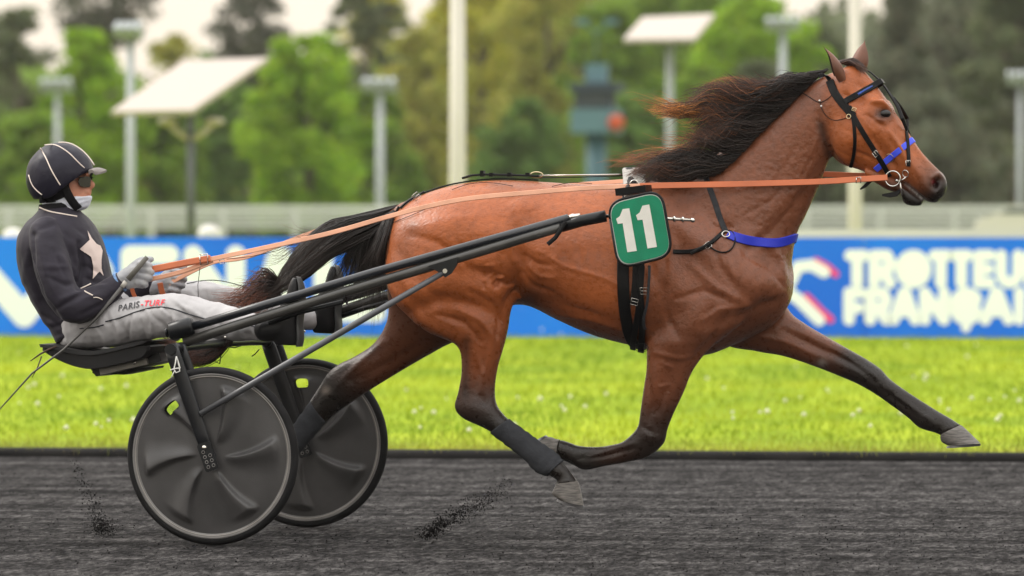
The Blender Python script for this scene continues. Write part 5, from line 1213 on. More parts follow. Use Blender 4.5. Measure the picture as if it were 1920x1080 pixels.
# seat: moulded shell, cushion edge, carrier plate
def slab_y(outline, ys, m, name, parent, shrink=None, auto=40):
    """side profile given at the middle plane, run across the sulky"""
    pr = [P(x, y, 0) for x, y in outline]; c = sum(pr, Vector()) / len(pr); n_ = len(pr); vs = []
    for i, y in enumerate(ys):
        k = 1.0 if shrink is None else shrink[i]
        for q in pr: v = c + (q - c) * k; vs.append(Vector((v.x, y, v.z)))
    m_ = len(ys); fs = [(i * n_ + k, i * n_ + (k + 1) % n_, (i + 1) * n_ + (k + 1) % n_, (i + 1) * n_ + k) for i in range(m_ - 1) for k in range(n_)] + [tuple(range(n_)), tuple(range(m_ * n_ - 1, (m_ - 1) * n_ - 1, -1))]
    b = MB(); b.add(vs, fs); return b.build(name, m, parent, auto=auto)
seat = slab_y([tuple(p) for p in catmull([(108, 648), (130, 651), (165, 661), (205, 664), (250, 655), (298, 645), (312, 648), (300, 668), (252, 681), (205, 690), (165, 684), (128, 668), (108, 655)], 3)], [-.225, -.215, -.19, .19, .215, .225], seat_m, 'seat', sulky, [.93, .985, 1, 1, .985, .93], 35)
sub(slab_y([tuple(p) for p in catmull([(104, 643), (128, 645), (165, 653), (205, 656), (250, 648), (300, 636), (306, 641), (252, 655), (205, 664), (165, 661), (128, 652), (106, 649)], 3)], [-.238, -.228, -.2, .2, .228, .238], mat('seat_pad', (.028, .028, .029), .55, spec=.2, bump=.0006, bscale=150), 'seat_cushion', None, [.95, .99, 1, 1, .99, .95], 35), seat)
sub(slab_y([(208, 688), (296, 667), (299, 681), (211, 701)], [-.17, .17], alu, 'carrier_plate', None), seat)
sub(slab_y([(190, 690), (318, 660), (322, 676), (200, 704)], [-.15, .15], frame_m, 'carrier', None), seat)
sub(slab_y([(180, 697), (232, 694), (300, 686), (298, 690), (240, 702), (183, 700)], [-.06, .06], frame_m, 'carrier_foot', None), seat)
q = P(252, 680, -.17); b = MB(); b.tube([q, q + Vector((0, -.006, 0))], .008, 12); sub(b.build('carrier_bolt', bolt_m, None), seat)
# white cord knotted on the strut, hanging cables below
b = MB(); yy = -WY - .085
b.tube([P(x, y, yy) for x, y in ((331, 668), (329, 680), (326, 692), (330, 699), (337, 696), (336, 684), (332, 670), (335, 684), (338, 690))], .0028, 6); b.tube([P(x, y, yy) for x, y in ((319, 694), (328, 691), (338, 690))], .0026, 6); b.tube([P(x, y, yy) for x, y in ((328, 694), (324, 702), (321, 708))], .0022, 6); b.build('white_cord', white_cord, sulky)
for k, q in enumerate(([(395, 640), (388, 660), (384, 672), (380, 684)], [(412, 655), (414, 668), (412, 682), (404, 678)], [(425, 650), (440, 652), (452, 648)], [(486, 655), (478, 664), (472, 668)])):
    b = MB(); b.tube([P(x, y, -.1 + .1 * k) for x, y in q], .0026, 6); b.build('cable', leather, sulky)
b = MB(); b.tube([P(x, y, 0) for x, y in ((376, 492), (374, 510), (371, 535), (372, 560), (373, 590), (373, 612))], .0015, 6); b.build('wire', leather, sulky)
# ================================================================== DRIVER
def px_chain(ch, per=5, n=18):
    """round limb through (px, py, y, radius)"""
    rows = catmull([[*P(c[0], c[1], c[2]), c[3]] for c in ch], per); b = MB(); b.tube([r[:3] for r in rows], [r[3] for r in rows], n); b.ball(rows[0][:3], float(rows[0][3]) * .98, 14, 10); b.ball(rows[-1][:3], float(rows[-1][3]) * .98, 14, 10); return b.v, b.f
def union(pieces, vox, smooth_it=6):
    b = MB()
    for vs, fs in pieces: b.add(vs, fs)
    o = bpy.data.objects.new('tmp', b.mesh()); COL.objects.link(o); m_ = o.modifiers.new('r', 'REMESH'); m_.mode = 'VOXEL'; m_.voxel_size = vox; m_.use_smooth_shade = True
    s = o.modifiers.new('s', 'SMOOTH'); s.factor = .5; s.iterations = smooth_it
    me = bpy.data.meshes.new_from_object(o.evaluated_get(bpy.context.evaluated_depsgraph_get())); bpy.data.objects.remove(o); return me
def sculpt(me, strokes):
    n_ = len(me.vertices); c = np.empty(n_ * 3); me.vertices.foreach_get('co', c); c = c.reshape(-1, 3)
    for poly, wd, hgt in strokes:
        nn = np.empty(n_ * 3); me.vertices.foreach_get('normal', nn); nn = nn.reshape(-1, 3); d, t = seg_dist(proj(c), poly); face = np.clip(-nn[:, 1] * 1.8 + .1, 0, 1)
        c = c + nn * (np.exp(-(d / wd) ** 2) * face * np.sin(np.clip(t, 0, 1) * math.pi * .8 + .1 * math.pi) ** .5 * hgt * .001)[:, None]
        me.vertices.foreach_set('co', c.ravel()); me.update()
def crumple(me, amp, scale, st=(1, 1, 1)):
    n_ = len(me.vertices); c = np.empty(n_ * 3); me.vertices.foreach_get('co', c); nn = np.empty(n_ * 3); me.vertices.foreach_get('normal', nn); c = c.reshape(-1, 3); q = c * np.array(st) * scale
    d = np.array([noise.fractal(Vector(a), .8, 2.0, 3) for a in q]) * amp; me.vertices.foreach_set('co', (c + nn.reshape(-1, 3) * d[:, None]).ravel()); me.update()
def bvh_of(me): return BVHTree.FromPolygons([v.co.copy() for v in me.vertices], [tuple(p.vertices) for p in me.polygons])
def lo(sec, per=6, n=28): v, f, _ = loft_px(sec, per, n); return v, f
person = empty('person', P(170, 650, 0)); tag(person, 'sulky driver in dark jacket with white star, grey trousers, helmet and sunglasses', 'person')
skin_m = mat('skin', lin(196, 136, 110), .5, var=.16, vscale=30, bump=.0005, bscale=120, sub=.15)
jack_m = mat('jacket_cloth', (.027, .024, .034), .62, spec=.16, var=.18, vscale=9, bump=.004, bscale=9, stretch=(1, 1, 2.2), sheen=.08)
trou_m = mat('trouser_cloth', (.34, .335, .345), .8, col2=(.43, .42, .43), vscale=7, bump=.006, bscale=10, stretch=(1.8, 1, 1))
glove_m = mat('glove_grey', (.30, .31, .35), .75, col2=(.42, .42, .42), vscale=18, bump=.002, bscale=45)
boot_m = mat('boot_black', (.009, .009, .010), .40, spec=.2, bump=.0008, bscale=60, var=.3, vscale=14); sole_m = mat('boot_sole', (.035, .036, .036), .6, var=.2, vscale=20)
# body under the clothes
TOR = [(225, 600, 112, 642, .155, 0), (218, 560, 84, 594, .165, 0), (203, 520, 54, 545, .185, 0), (194, 480, 40, 494, .20, 0), (181, 442, 40, 452, .205, 0), (163, 414, 54, 424, .165, 0), (146, 396, 72, 404, .09, 0)]
HEADS = [(146, 284, 76, 288, .045, 0), (158, 302, 62, 306, .070, 0), (162, 322, 58, 324, .078, 0), (163, 338, 60, 338, .078, 0), (166, 352, 64, 350, .074, 0), (168, 364, 72, 362, .067, 0), (168, 376, 80, 376, .058, 0), (160, 387, 86, 388, .050, 0), (146, 397, 82, 398, .056, 0), (148, 425, 72, 428, .08, 0)]
NA = [(88, 440, -.17, .078), (97, 490, -.22, .084), (112, 540, -.245, .078), (138, 578, -.24, .072), (172, 570, -.215, .062), (203, 546, -.18, .052), (226, 528, -.15, .040)]
FA = [(140, 436, .17, .078), (150, 490, .22, .08), (168, 545, .24, .074), (200, 580, .22, .068), (235, 568, .18, .058), (262, 548, .14, .05), (286, 532, .10, .038)]
NL = [(160, 606, -.09, .10), (225, 602, -.15, .098), (290, 592, -.22, .092), (345, 590, -.28, .086), (392, 598, -.33, .078), (445, 610, -.39, .068), (500, 618, -.45, .058), (522, 620, -.475, .054)]
FL = [(160, 600, .09, .10), (240, 584, .16, .09), (320, 566, .24, .082), (382, 560, .30, .080), (450, 572, .37, .070), (520, 588, .44, .060), (590, 598, .49, .054)]
HIPS = [(215, 590, 112, 640, .17, 0), (225, 610, 128, 650, .18, 0), (235, 622, 150, 652, .16, 0)]
sh = lambda ch, k: [(c[0], c[1], c[2], c[3] * k) for c in ch]
shl = lambda s, k: [((a + c_) / 2 + (a - c_) / 2 * k, (b_ + d) / 2 + (b_ - d) / 2 * k, (a + c_) / 2 - (a - c_) / 2 * k, (b_ + d) / 2 - (b_ - d) / 2 * k, w * k, y) for a, b_, c_, d, w, y in s]
nose = [(161, 330, 0, .010), (167, 339, 0, .011), (173.5, 346.5, 0, .0125), (169, 351.5, 0, .011)]
lips = [lo([(170.5, 357, 160, 356, .022, 0), (171.5, 360, 160, 361, .024, 0), (170, 365, 160, 365, .020, 0)], 3, 16)]
brow = [(163, 327, -.035, .010), (165, 325, 0, .011), (163, 327, .035, .010)]
earh = lo([(112, 340, 97, 346, .012, -.080), (114, 352, 99, 354, .014, -.082), (110, 362, 103, 362, .010, -.080)], 4, 14)
bm_ = union([lo(HEADS), px_chain(nose, 4, 12), px_chain(brow, 4, 10), earh, lo(shl(TOR, .88)), lo(shl(HIPS, .88)), px_chain(sh(NA, .72)), px_chain(sh(FA, .72)), px_chain(sh(NL, .78)), px_chain(sh(FL, .78))] + lips, .006, 3)
sculpt(bm_, [([(150, 338), (158, 340)], 6, -6), ([(166, 358), (171, 359)], 1.6, -4), ([(150, 352), (160, 362)], 7, -3), ([(160, 351), (167, 353)], 2, -3), ([(145, 348), (152, 352)], 7, 3)])
pb = link('body', bm_, skin_m); under(person, pb); PB = bvh_of(bm_)
# jacket: trunk and sleeves
JT = [(240, 592, 108, 646, .165, 0), (236, 575, 98, 622, .172, 0), (222, 550, 76, 588, .178, 0), (207, 518, 50, 542, .195, 0), (198, 480, 36, 492, .21, 0), (185, 442, 37, 450, .215, 0), (166, 412, 50, 422, .175, 0), (150, 396, 66, 404, .105, 0), (145, 386, 74, 392, .075, 0)]
jm = union([lo(JT), px_chain([(86, 438, -.17, .076), (95, 490, -.22, .084), (112, 545, -.245, .080), (140, 574, -.245, .076), (176, 564, -.215, .068), (205, 545, -.178, .056), (224, 529, -.152, .043)]), px_chain([(140, 436, .17, .080), (152, 490, .22, .088), (170, 548, .24, .082), (204, 582, .22, .076), (238, 570, .18, .066), (264, 550, .14, .054), (284, 534, .105, .043)])], .0075, 6)
sculpt(jm, [([(148, 455), (156, 500), (146, 540)], 5, -20), ([(62, 440), (60, 500), (80, 562), (110, 598)], 5, -20), ([(75, 430), (105, 420), (130, 445)], 5, -7), ([(110, 480), (140, 505), (148, 530)], 6, 8), ([(90, 520), (125, 535), (145, 528)], 5, -8), ([(85, 500), (130, 500)], 6, 6),
    ([(115, 560), (150, 548), (190, 535)], 5, 7), ([(105, 580), (140, 560), (165, 540)], 4, -8), ([(150, 590), (190, 572), (215, 550)], 4, -6), ([(120, 600), (160, 600)], 5, 6), ([(60, 560), (85, 600), (110, 620)], 6, 8), ([(95, 615), (130, 605), (170, 610)], 5, -9), ([(110, 635), (150, 615), (200, 605)], 5, 9), ([(50, 480), (44, 530)], 6, 5), ([(165, 500), (185, 512)], 4, -6), ([(160, 450), (175, 480)], 6, 5), ([(80, 590), (100, 605)], 4, -8), ([(70, 450), (82, 500), (100, 550)], 4, 6), ([(120, 450), (135, 480), (140, 510)], 4, -6), ([(100, 470), (120, 515)], 4, -5), ([(160, 520), (180, 530), (200, 528)], 3.5, -6), ([(155, 560), (185, 552)], 3.5, 5), ([(60, 520), (75, 555), (100, 590)], 4, -7), ([(125, 620), (165, 602), (195, 600)], 3.5, -8), ([(140, 425), (160, 440)], 4, -4)])
crumple(jm, .004, 6, (1, 1, 1.6)); jacket = link('jacket', jm, jack_m); under(person, jacket); JB = bvh_of(jm)
# trousers
tm = union([lo([(232, 596, 116, 644, .172, 0), (242, 612, 128, 653, .185, 0), (246, 625, 150, 655, .17, 0)]), px_chain([(158, 608, -.09, .105), (225, 604, -.15, .102), (290, 594, -.22, .096), (345, 590, -.28, .089), (392, 598, -.33, .080), (445, 608, -.39, .068), (495, 614, -.45, .054), (512, 614, -.468, .048)]), px_chain([(158, 602, .09, .105), (240, 584, .16, .094), (320, 566, .24, .084), (382, 561, .30, .081), (450, 573, .37, .071), (520, 588, .44, .062), (584, 597, .485, .056)])], .0075, 5)
sculpt(tm, [([(200, 590), (215, 640)], 5, -7), ([(250, 585), (262, 635)], 5, 5), ([(285, 590), (310, 615), (325, 632)], 5, -9), ([(305, 580), (330, 600), (345, 625)], 5, 8), ([(335, 575), (365, 600), (372, 630)], 5, -8), ([(240, 600), (300, 590)], 7, 5), ([(175, 600), (190, 630)], 4, -6), ([(460, 625), (500, 640)], 4, -6), ([(380, 540), (440, 545)], 6, 4), ([(340, 550), (380, 570)], 5, -5), ([(230, 610), (245, 645)], 4, -6), ([(470, 600), (485, 640)], 4, 6), ([(490, 600), (505, 640)], 4, -6)])
sculpt(tm, [([(270, 572), (285, 600), (283, 635)], 4, 7), ([(300, 566), (318, 590), (322, 615)], 3.5, -8), ([(325, 562), (350, 580), (362, 600)], 4, 7), ([(215, 600), (228, 640)], 3.5, 6), ([(180, 612), (200, 645)], 3.5, 6), ([(355, 580), (385, 600), (395, 625)], 4, 7), ([(245, 590), (240, 640)], 3, -7), ([(265, 600), (275, 640)], 3, -6), ([(400, 600), (430, 625)], 4, -6), ([(445, 615), (465, 640)], 3.5, 6), ([(360, 535), (375, 560)], 4, -6), ([(420, 535), (430, 560)], 4, 5)])
crumple(tm, .006, 8, (1.5, 1, 1)); trousers = link('trousers', tm, trou_m); under(person, trousers); TB = bvh_of(tm)
def patch(bv, outline, m, name, parent, off=.002, cell=2.0):
    """flat print draped on cloth"""
    b2 = bmesh.new(); vs = [b2.verts.new((x, y, 0)) for x, y in outline]; b2.faces.new(vs); bmesh.ops.triangulate(b2, faces=b2.faces[:])
    for _ in range(4):
        es = [e for e in b2.edges if e.calc_length() > cell]
        if not es: break
        bmesh.ops.subdivide_edges(b2, edges=es, cuts=1); bmesh.ops.triangulate(b2, faces=b2.faces[:])
    b2.verts.ensure_lookup_table(); out = []; last = None
    for v in b2.verts:
        h, n_ = cam_hit(bv, v.co.x, v.co.y)
        if h is None: h = P(v.co.x, v.co.y, last.y if last else -.15); n_ = Vector((.5, -.8, 0))
        last = h; out.append(h + (Vector(CC) - h).normalized() * off * .6 + n_ * off)
    fs = [[v.index for v in f.verts] for f in b2.faces]; b2.verts.index_update(); me = mesh_from(out, fs); b2.free(); o = link(name, me, m); under(parent, o); return o
star_m = mat('star_cream', (.62, .51, .47), .7, bump=.002, bscale=25)
patch(JB, [(163, 433), (171, 447), (180, 458), (187, 461), (191, 470), (189, 488), (189, 503), (193, 518), (186, 509), (173, 523), (174, 500), (170, 482), (150, 467), (170, 464), (167, 450)], star_m, 'star', person, .004)
pipe_m = mat('piping_cream', (.80, .70, .62), .6)
def piping(bv, pts, name, parent, r=.003, m=None, off=.001, step=3):
    p_, n_ = surf_strap(bv, pts, off, step, 2); b = MB(); b.tube(p_, r, 7); return b.build(name, m or pipe_m, parent)
piping(JB, [(170, 532), (160, 537), (151, 541)], 'cuff_chevron', person); piping(JB, [(151, 541), (162, 548), (174, 554)], 'cuff_chevron', person)
piping(JB, [(74, 389), (90, 396), (115, 401), (144, 406)], 'collar_piping', person, .0032)
piping(JB, [(175, 558), (182, 557), (192, 562)], 'cuff_cord', person, .002)
b = MB(); b.add(*lo([(146, 378, 74, 384, .072, 0), (147, 390, 73, 396, .078, 0), (150, 402, 70, 408, .09, 0)], 4, 26)); b.build('collar', mat('collar_knit', (.012, .012, .014), .8, spec=.1, bump=.001, bscale=300), person)
stripe = mat('trouser_stripe', (.02, .022, .03), .7)
piping(TB, [(150, 616), (175, 614), (195, 609)], 'trouser_stripe', person, .0028, stripe); piping(TB, [(198, 603), (225, 596), (255, 585), (285, 577), (315, 577), (345, 586), (385, 598)], 'trouser_stripe', person, .0030, stripe)
piping(TB, [(350, 532), (385, 526), (420, 528), (470, 541)], 'trouser_stripe', person, .002, stripe); piping(TB, [(470, 610), (490, 617), (512, 619)], 'trouser_stripe', person, .0028, stripe)
def cloth_text(txt, x, y, size, ang, m, bv, name, parent, shear=.35, squeeze=1.0):
    cu = bpy.data.curves.new('txt', 'FONT'); cu.body = txt; cu.size = 1.0; cu.offset = .012; cu.resolution_u = 3; cu.space_character = 1.08
    o = bpy.data.objects.new('txt', cu); COL.objects.link(o); me = bpy.data.meshes.new_from_object(o.evaluated_get(bpy.context.evaluated_depsgraph_get())); bpy.data.objects.remove(o)
    b2 = bmesh.new(); b2.from_mesh(me); bmesh.ops.triangulate(b2, faces=b2.faces[:]); out = []; ca, sa = math.cos(ang), math.sin(ang)
    es = [e for e in b2.edges if e.calc_length() > .15]; bmesh.ops.subdivide_edges(b2, edges=es, cuts=1); bmesh.ops.triangulate(b2, faces=b2.faces[:]); b2.verts.index_update(); b2.verts.ensure_lookup_table()
    for v in b2.verts:
        a, c_ = (v.co.x + v.co.y * shear) * size * squeeze, v.co.y * size; px_, py_ = x + a * ca + c_ * sa, y + a * sa - c_ * ca
        h, n_ = cam_hit(bv, px_, py_)
        if h is None: h = P(px_, py_, -.25); n_ = Vector((0, -1, 0))
        out.append(h + n_ * .002 + (Vector(CC) - h).normalized() * .003)
    fs = [[v.index for v in f.verts] for f in b2.faces]; m2 = mesh_from(out, fs, False); w = max(v.co.x for v in me.vertices); b2.free(); ob = link(name, m2, m); under(parent, ob); return x + (w * size * squeeze + size * .2) * ca, y + (w * size * squeeze + size * .2) * sa
x_, y_ = cloth_text('PARIS', 221, 584, 15.5, -.20, mat('print_black', (.03, .03, .035), .7), TB, 'lettering', person)
cloth_text('-TURF', x_ - 1, y_, 15.5, -.06, mat('print_red', lin(225, 40, 60), .7), TB, 'lettering', person)
# gaiter round chin and neck
gm_ = union([lo([(172.5, 367, 78, 374, .066, 0), (171, 376, 80, 380, .064, 0), (165, 388, 82, 388, .060, 0), (152, 395, 80, 395, .062, 0)], 5, 28)], .005, 3)
sculpt(gm_, [([(110, 378), (140, 384), (165, 376)], 2, 3), ([(120, 386), (150, 390)], 2, -3), ([(140, 372), (165, 369)], 2, 3)]); crumple(gm_, .003, 22); under(person, link('neck_gaiter', gm_, mat('gaiter_cloth', (.66, .69, .78), .75, bump=.001, bscale=120)))
# helmet
hc = P(113, 332, 0); rx, ry, rz = .152, .128, .150; hv = []
pf_, pb_ = P(178, 317, 0), P(60, 377, 0); nrm = Vector(((pf_.z - pb_.z), 0, -(pf_.x - pb_.x))).normalized(); nrm = nrm if nrm.z > 0 else -nrm
b = MB(); nu, nv = 30, 56; lift = hc.x
for i in range(nu + 1):
    ph = math.pi * .74 * i / nu
    for k in range(nv):
        th = 2 * math.pi * k / nv; v = hc + Vector((math.sin(ph) * math.cos(th) * rx, math.sin(ph) * math.sin(th) * ry, math.cos(ph) * rz))
        d = (v - pf_).dot(nrm)
        side = abs(math.sin(th)) ** 3 * .035
        if d < -side: v = v - nrm * (d + side)
        v += (v - hc).normalized() * .002 * noise.noise(v * 24); hv.append(v)
fs = [(i * nv + k, (i + 1) * nv + k, (i + 1) * nv + (k + 1) % nv, i * nv + (k + 1) % nv) for i in range(nu) for k in range(nv)] + [tuple(range(nu * nv, (nu + 1) * nv))]
b.add(hv, fs); helmet = b.build('helmet', mat('helmet_cloth', (.016, .015, .026), .42, spec=.22, bump=.006, bscale=16, var=.15, vscale=10), person); HB = bvh_of(helmet.data)
for pts in ([(76, 278), (86, 296), (98, 322), (113, 347)], [(84, 272), (104, 272), (128, 286), (146, 304), (158, 315)], [(110, 267), (130, 268), (152, 280), (168, 296), (177, 310)], [(54, 328), (60, 346), (70, 358), (79, 365)]): sub(piping(HB, pts, 'helmet_piping', None, .0027), helmet)
vb = []; fb = []
for i in range(9):
    u = i / 8
    for k in range(13):
        a = (k / 12 - .5) * 2; y = a * .088; ext = math.sqrt(max(0, 1 - (a * .96) ** 2)); base = P(166, 318 + 3 * abs(a) ** 2, y); tip = P(200 - (1 - ext) * 30, 318.5 + 6 * abs(a) ** 2, y); v = base.lerp(tip, u); v.z += .010 * math.sin(u * math.pi) ; vb.append(v)
nb = len(vb); vb += [v - Vector((0, 0, .009 + .008 * (1 - (i // 13) / 8))) for i, v in enumerate(vb)]
for i in range(8):
    for k in range(12): q = (i * 13 + k, i * 13 + k + 1, (i + 1) * 13 + k + 1, (i + 1) * 13 + k); fb += [q, tuple(nb + j for j in q[::-1])]
edge = [k for k in range(13)] + [i * 13 + 12 for i in range(1, 9)] + [8 * 13 + k for k in range(11, -1, -1)] + [i * 13 for i in range(7, 0, -1)]
fb += [(edge[i], edge[(i + 1) % len(edge)], nb + edge[(i + 1) % len(edge)], nb + edge[i]) for i in range(len(edge))]
b = MB(); b.add(vb, fb); sub(b.build('visor', mat('visor_cloth', (.16, .14, .13), .6, var=.2, vscale=20), None, auto=50), helmet)
strap_m = mat('chin_strap_black', (.010, .010, .011), .7, spec=.1, bump=.001, bscale=120)
for pts, w in (([(126, 334), (121, 345), (127, 362), (138, 380), (146, 388)], 16), ([(84, 366), (98, 366), (112, 362), (124, 352)], 20), ([(78, 374), (90, 372), (104, 370)], 14)):
    p_, n_ = surf_strap(PB, pts, .008, 4); b = MB(); b.ribbon(p_, n_, w / 432., .008); b.build('chin_strap', strap_m, person, auto=50)
# sunglasses
gl = empty('sunglasses', P(155, 338, -.04)); under(person, gl); gl.location = P(155, 338, -.04); gl.matrix_parent_inverse = Matrix.Translation(-Vector(person.location))
lens_m = mat('lens_dark', (.006, .005, .004), .10, spec=.5)
def lens(sd):
    pts = []; c = P(158.5, 339, -.036)
    for k in range(22):
        th = 2 * math.pi * k / 22; a = math.cos(th); e = math.sin(th); a = math.copysign(abs(a) ** .7, a); e = math.copysign(abs(e) ** .7, e)
        pts.append(Vector((c.x + .006 - .016 * max(0, -a), (-.036 + (-.030 * -a if True else 0)) , c.z + e * .0225 - .003)))
    out = []
    for k in range(22):
        th = 2 * math.pi * k / 22; a = math.copysign(abs(math.cos(th)) ** .7, math.cos(th)); e = math.copysign(abs(math.sin(th)) ** .7, math.sin(th))
        yy = -.037 + a * .031; out.append(Vector((c.x + .020 - 7.5 * yy * yy, yy if sd < 0 else -yy, c.z + e * .0235 - .004)))
    b = MB(); k_ = [p - Vector((.004, 0, 0)) for p in out]; n_ = 22
    b.add(out + k_, [tuple(range(n_)), tuple(range(2 * n_ - 1, n_ - 1, -1))] + [(i, (i + 1) % n_, n_ + (i + 1) % n_, n_ + i) for i in range(n_)]); return b
for sd in (-1, 1): o = lens(sd).build('lens', lens_m, None, auto=40); o.parent = gl; o.matrix_parent_inverse = (Matrix.Translation(Vector(gl.location))).inverted()
b = MB()
for sd in (-1, 1):
    b.tube([P(157, 333, -.066) * 1 if sd < 0 else Vector((P(157, 333, -.066).x, .066, P(157, 333, -.066).z)), Vector((P(140, 332, -.081).x, sd * .081, P(140, 332, -.081).z)), Vector((P(112, 338, -.083).x, sd * .083, P(112, 338, -.083).z))], .0022, 6)
o = b.build('temple', boot_m, None); o.parent = gl; o.matrix_parent_inverse = (Matrix.Translation(Vector(gl.location))).inverted()
# gloves: palm, four curled fingers, thumb
def glove(wx, wy, y0, sc, name):
    X = lambda dx, dy, y: (wx + dx, wy + dy, y0 + y)
    pc = [px_chain([(*X(0, 0, 0), .036 * sc), (*X(14, -8, -.004), .038 * sc), (*X(28, -16, -.004), .041 * sc), (*X(40, -20, .0), .036 * sc)], 4, 16), px_chain([(*X(18, 4, .0), .030 * sc), (*X(36, -4, .0), .034 * sc)], 4, 14)]
    b = MB(); me = []
    for k in range(4):
        dy = -32 + k * 11.5; ln = (1, 1.08, 1.02, .85)[k]; xo = (2, 4, 2, -3)[k]
        me.append(px_chain([(*X(34 + xo, dy, -.030), .0135 * sc), (*X(34 + xo + 13 * ln, dy + 2, -.026), .0140 * sc), (*X(34 + xo + 19 * ln, dy + 5, -.004), .0135 * sc), (*X(34 + xo + 14 * ln, dy + 7, .020), .0125 * sc), (*X(34 + xo + 3, dy + 8, .028), .0115 * sc)], 4, 12))
    th = px_chain([(*X(16, -20, -.010), .017 * sc), (*X(32, -34, -.008), .0165 * sc), (*X(46, -39, .0), .0150 * sc), (*X(58, -40, .004), .0125 * sc)], 4, 12)
    m_ = union(pc + me + [th], .0042, 3)
    crumple(m_, .0022, 40); o = link(name, m_, glove_m); under(person, o); return o
glove(226, 526, -.150, 1.0, 'glove'); glove(288, 540, .10, .92, 'glove')
b = MB(); b.ring(P(225, 528, -.15), P(240, 518, -.15) - P(225, 528, -.15), .042, .007, n=24); b.build('knit_cuff', mat('cuff_blue', (.16, .28, .50), .8, bump=.002, bscale=150, var=.5, vscale=60), person)
# boots: standing in the foot rests, soles forward, toes up
def boot(dx, dy, y0, sc, lab):
    F = lambda x, y: (x + dx, y + dy)
    r = empty('boot', P(*F(540, 600), y0)); under(person, r); r.location = P(*F(540, 600), y0)
    up = [(*F(516, 646), *F(562, 648), .036 * sc, y0), (*F(512, 628), *F(564, 634), .044 * sc, y0), (*F(510, 606), *F(562, 612), .050 * sc, y0), (*F(520, 582), *F(564, 588), .046 * sc, y0), (*F(536, 556), *F(567, 562), .045 * sc, y0), (*F(543, 534), *F(566, 540), .040 * sc, y0), (*F(549, 520), *F(562, 524), .026 * sc, y0)]
    m_ = union([lo(up, 5, 24), px_chain([(*F(498, 618), y0, .052 * sc), (*F(530, 616), y0, .050 * sc)], 4, 16)], .006, 4); o = link('upper', m_, boot_m); o.parent = r; o.matrix_parent_inverse = Matrix.Translation(Vector(r.location)).inverted()
    sl = [(*F(556, 650), *F(566, 650), .034 * sc, y0), (*F(558, 632), *F(569, 633), .042 * sc, y0), (*F(557, 608), *F(567, 609), .040 * sc, y0), (*F(559, 585), *F(569, 586), .046 * sc, y0), (*F(562, 558), *F(571, 560), .047 * sc, y0), (*F(561, 534), *F(569, 537), .040 * sc, y0), (*F(556, 518), *F(564, 521), .024 * sc, y0)]
    b = MB(); b.add(*lo(sl, 4, 20)); o = b.build('sole', sole_m, None, auto=60); o.parent = r; o.matrix_parent_inverse = Matrix.Translation(Vector(r.location)).inverted()
    return r
boot(0, 0, -.475, 1.0, 'n'); boot(72, -22, .49, .95, 'f')
# ================================================================== REINS, WHIP
reins = empty('reins', P(700, 420, -.2)); tag(reins, 'tan leather reins running from the bit rings to the driver hands', 'reins')
def rein(pts, w, m, name='rein', nrm=(0, -1, .25), th=.0045):
    rows = catmull(pts, 7); b = MB(); b.ribbon([P(*r) for r in rows], Vector(nrm), w, th); return b.build(name, m, reins, auto=25)
rein([(1664, 333, -.082), (1600, 337, -.10), (1530, 341, -.12), (1400, 345, -.15), (1300, 347, -.19), (1200, 349, -.225)], .0255, rein_m)
rein([(1200, 349, -.225), (1100, 353, -.26), (1000, 361, -.275), (900, 370, -.28), (830, 381, -.275), (740, 403, -.25), (620, 437, -.22), (500, 464, -.18), (420, 481, -.15), (380, 489, -.14)], .0205, rein_grip)
rein([(395, 485, -.142), (350, 493, -.14), (310, 501, -.14), (284, 506, -.14)], .030, rein_m, 'handhold', th=.012)
rein([(400, 488, -.135), (350, 507, -.13), (310, 518, -.13), (276, 525, -.13)], .020, rein_grip, 'handhold', th=.010)
rein([(1664, 331, .082), (1600, 329, .10), (1530, 327, .13), (1400, 330, .17), (1250, 335, .24)], .024, rein_m)
rein([(1250, 335, .24), (1000, 352, .27), (860, 366, .25), (620, 425, .15), (470, 480, .06), (400, 492, .05), (340, 520, .06), (318, 532, .07)], .018, rein_grip)
rein([(300, 530, -.05), (303, 545, -.04), (310, 562, -.02), (314, 575, .0)], .024, rein_m, 'rein_end', (.3, -1, 0)); rein([(246, 535, -.16), (250, 550, -.15), (258, 566, -.13), (266, 580, -.1)], .018, rein_m, 'rein_end', (.3, -1, 0))
h_ = P(381, 487, -.15); b = MB(); cs = [P(374, 478, -.155), P(389, 476, -.155), P(390, 495, -.155), P(376, 497, -.155)]; b.tube(cs + [cs[0]], .0028, 6); b.build('buckle', steel, reins)
cs = [P(411, 488, -.14), P(420, 486, -.14), P(421, 494, -.14), P(413, 495, -.14)]; b = MB(); b.tube(cs + [cs[0]], .002, 6); b.build('buckle', steel, reins)
cs = [P(1606, 333, -.105), P(1614, 332, -.105), P(1614, 343, -.105), P(1605, 343, -.105)]; b = MB(); b.tube(cs + [cs[0]], .0022, 6); b.build('buckle', steel, reins)
b = MB(); b.tube([P(x, y, -.2) for x, y in ((425, 486), (470, 481), (520, 470), (580, 445), (620, 426), (650, 415), (740, 412))], .0014, 6); b.build('rein_cord', leather, reins)
wh = empty('whip', P(250, 500, -.23)); tag(wh, 'long thin black driving whip held down past the sulky seat', 'whip')
b = MB(); b.tube([P(276, 482, -.205), P(258, 503, -.215), P(240, 524, -.225)], [.010, .0115, .0125], 10); b.build('grip', mat('whip_grip', (.11, .105, .09), .7, bump=.001, bscale=150), wh)
b = MB(); b.tube([P(236, 528, -.226), P(229, 538, -.228)], [.0105, .010], 10); b.build('ferrule', mat('whip_pale', (.42, .40, .36), .5), wh)
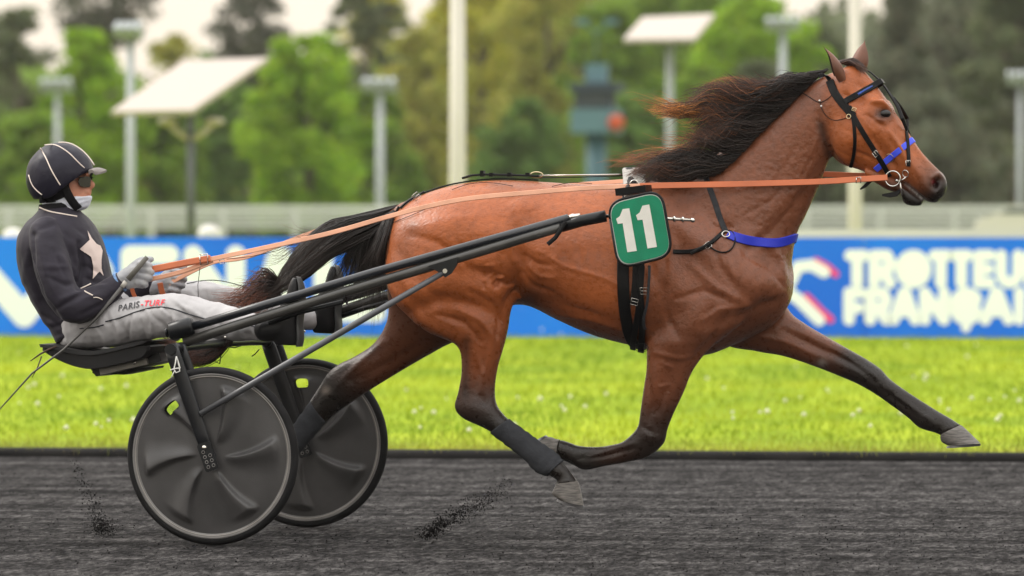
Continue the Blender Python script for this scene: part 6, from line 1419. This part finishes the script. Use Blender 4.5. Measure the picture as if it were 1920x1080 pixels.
b = MB(); b.tube([P(229, 538, -.228), P(180, 597, -.25), P(120, 655, -.27), (P(60, 700, -.28)), P(-30, 800, -.3)], [.0085, .0065, .005, .004, .002], 8); b.build('rod', mat('whip_rod', (.075, .072, .068), .5), wh)
lash = MB(); lash.tube([P(x, y, -.24) for x, y in ((106, 649), (92, 655), (75, 664), (57, 677))], [.004, .005, .004, .002], 6, flat=.4); lash.tube([P(x, y, -.24) for x, y in ((78, 668), (70, 690), (60, 708))], [.003, .003, .0015], 6); lash.build('lash', mat('lash_brown', (.05, .025, .015), .6), wh)

# ================================================================== KICKED-UP DIRT
r9 = np.random.default_rng(5); vs = []; fs = []
def clod(p, r):
    k = len(vs); q = [p + Vector(r9.normal(0, 1, 3)).normalized() * r * r9.uniform(.6, 1.2) for _ in range(4)]; vs.extend(q); fs.extend([(k, k + 1, k + 2), (k, k + 2, k + 3), (k, k + 3, k + 1), (k + 1, k + 3, k + 2)])
for i in range(2200):
    t = r9.random() ** 1.4; x = 800 + 155 * t + r9.normal(0, 9); y = 1003 - 92 * t ** .9 + r9.normal(0, 7 + 4 * t); clod(P(x, y, -.2 + r9.normal(0, .04)), r9.uniform(.0012, .0042 + .004 * (1 - t)))
for i in range(1500):
    t = r9.random() ** 4; x = 194 - 60 * t + r9.normal(0, 10 * (1 - t) + 3); y = 992 - 140 * t + r9.normal(0, 7); clod(P(x, y, -.71 + r9.normal(0, .03)), r9.uniform(.0014, .0055))
for i in range(60): clod(P(r9.uniform(940, 1120), r9.uniform(880, 945), r9.uniform(-.4, 0)), r9.uniform(.0015, .004))
for i in range(26): clod(P(r9.uniform(20, 900), r9.uniform(600, 960), r9.uniform(-.6, .3)), r9.uniform(.001, .003))
for i in range(6000):   # loose crumbs lying on the track
    p = G(r9.uniform(-40, 1960), 868 + 230 * r9.random() ** 1.2); clod(p + Vector((0, 0, .002)), r9.uniform(.002, .007))
tag(link('loose_dirt', mesh_from(vs, fs, False), mat('dirt_black', (.009, .0085, .0085), .95, spec=.05)), 'black cinder crumbs thrown up by hooves and wheels', 'dirt', kind='stuff')

# ================================================================== AIR
hz = MB(); hz.box((100, 700, 14.5), (2600, 2300, 31)); hzo = hz.build('haze', None, None, smooth=False); tag(hzo, 'thin pale air over the racecourse', 'haze', kind='stuff')
hmz = bpy.data.materials.new('haze_air'); hmz.use_nodes = True; N_, L_ = nodes_of(hmz); N_.remove(N_['Principled BSDF']); pv = N_.new('ShaderNodeVolumePrincipled')
pv.inputs['Color'].default_value = (.95, .93, .88, 1); pv.inputs['Density'].default_value = .00013; L_.new(pv.outputs[0], N_['Material Output'].inputs['Volume']); hzo.data.materials.append(hmz)
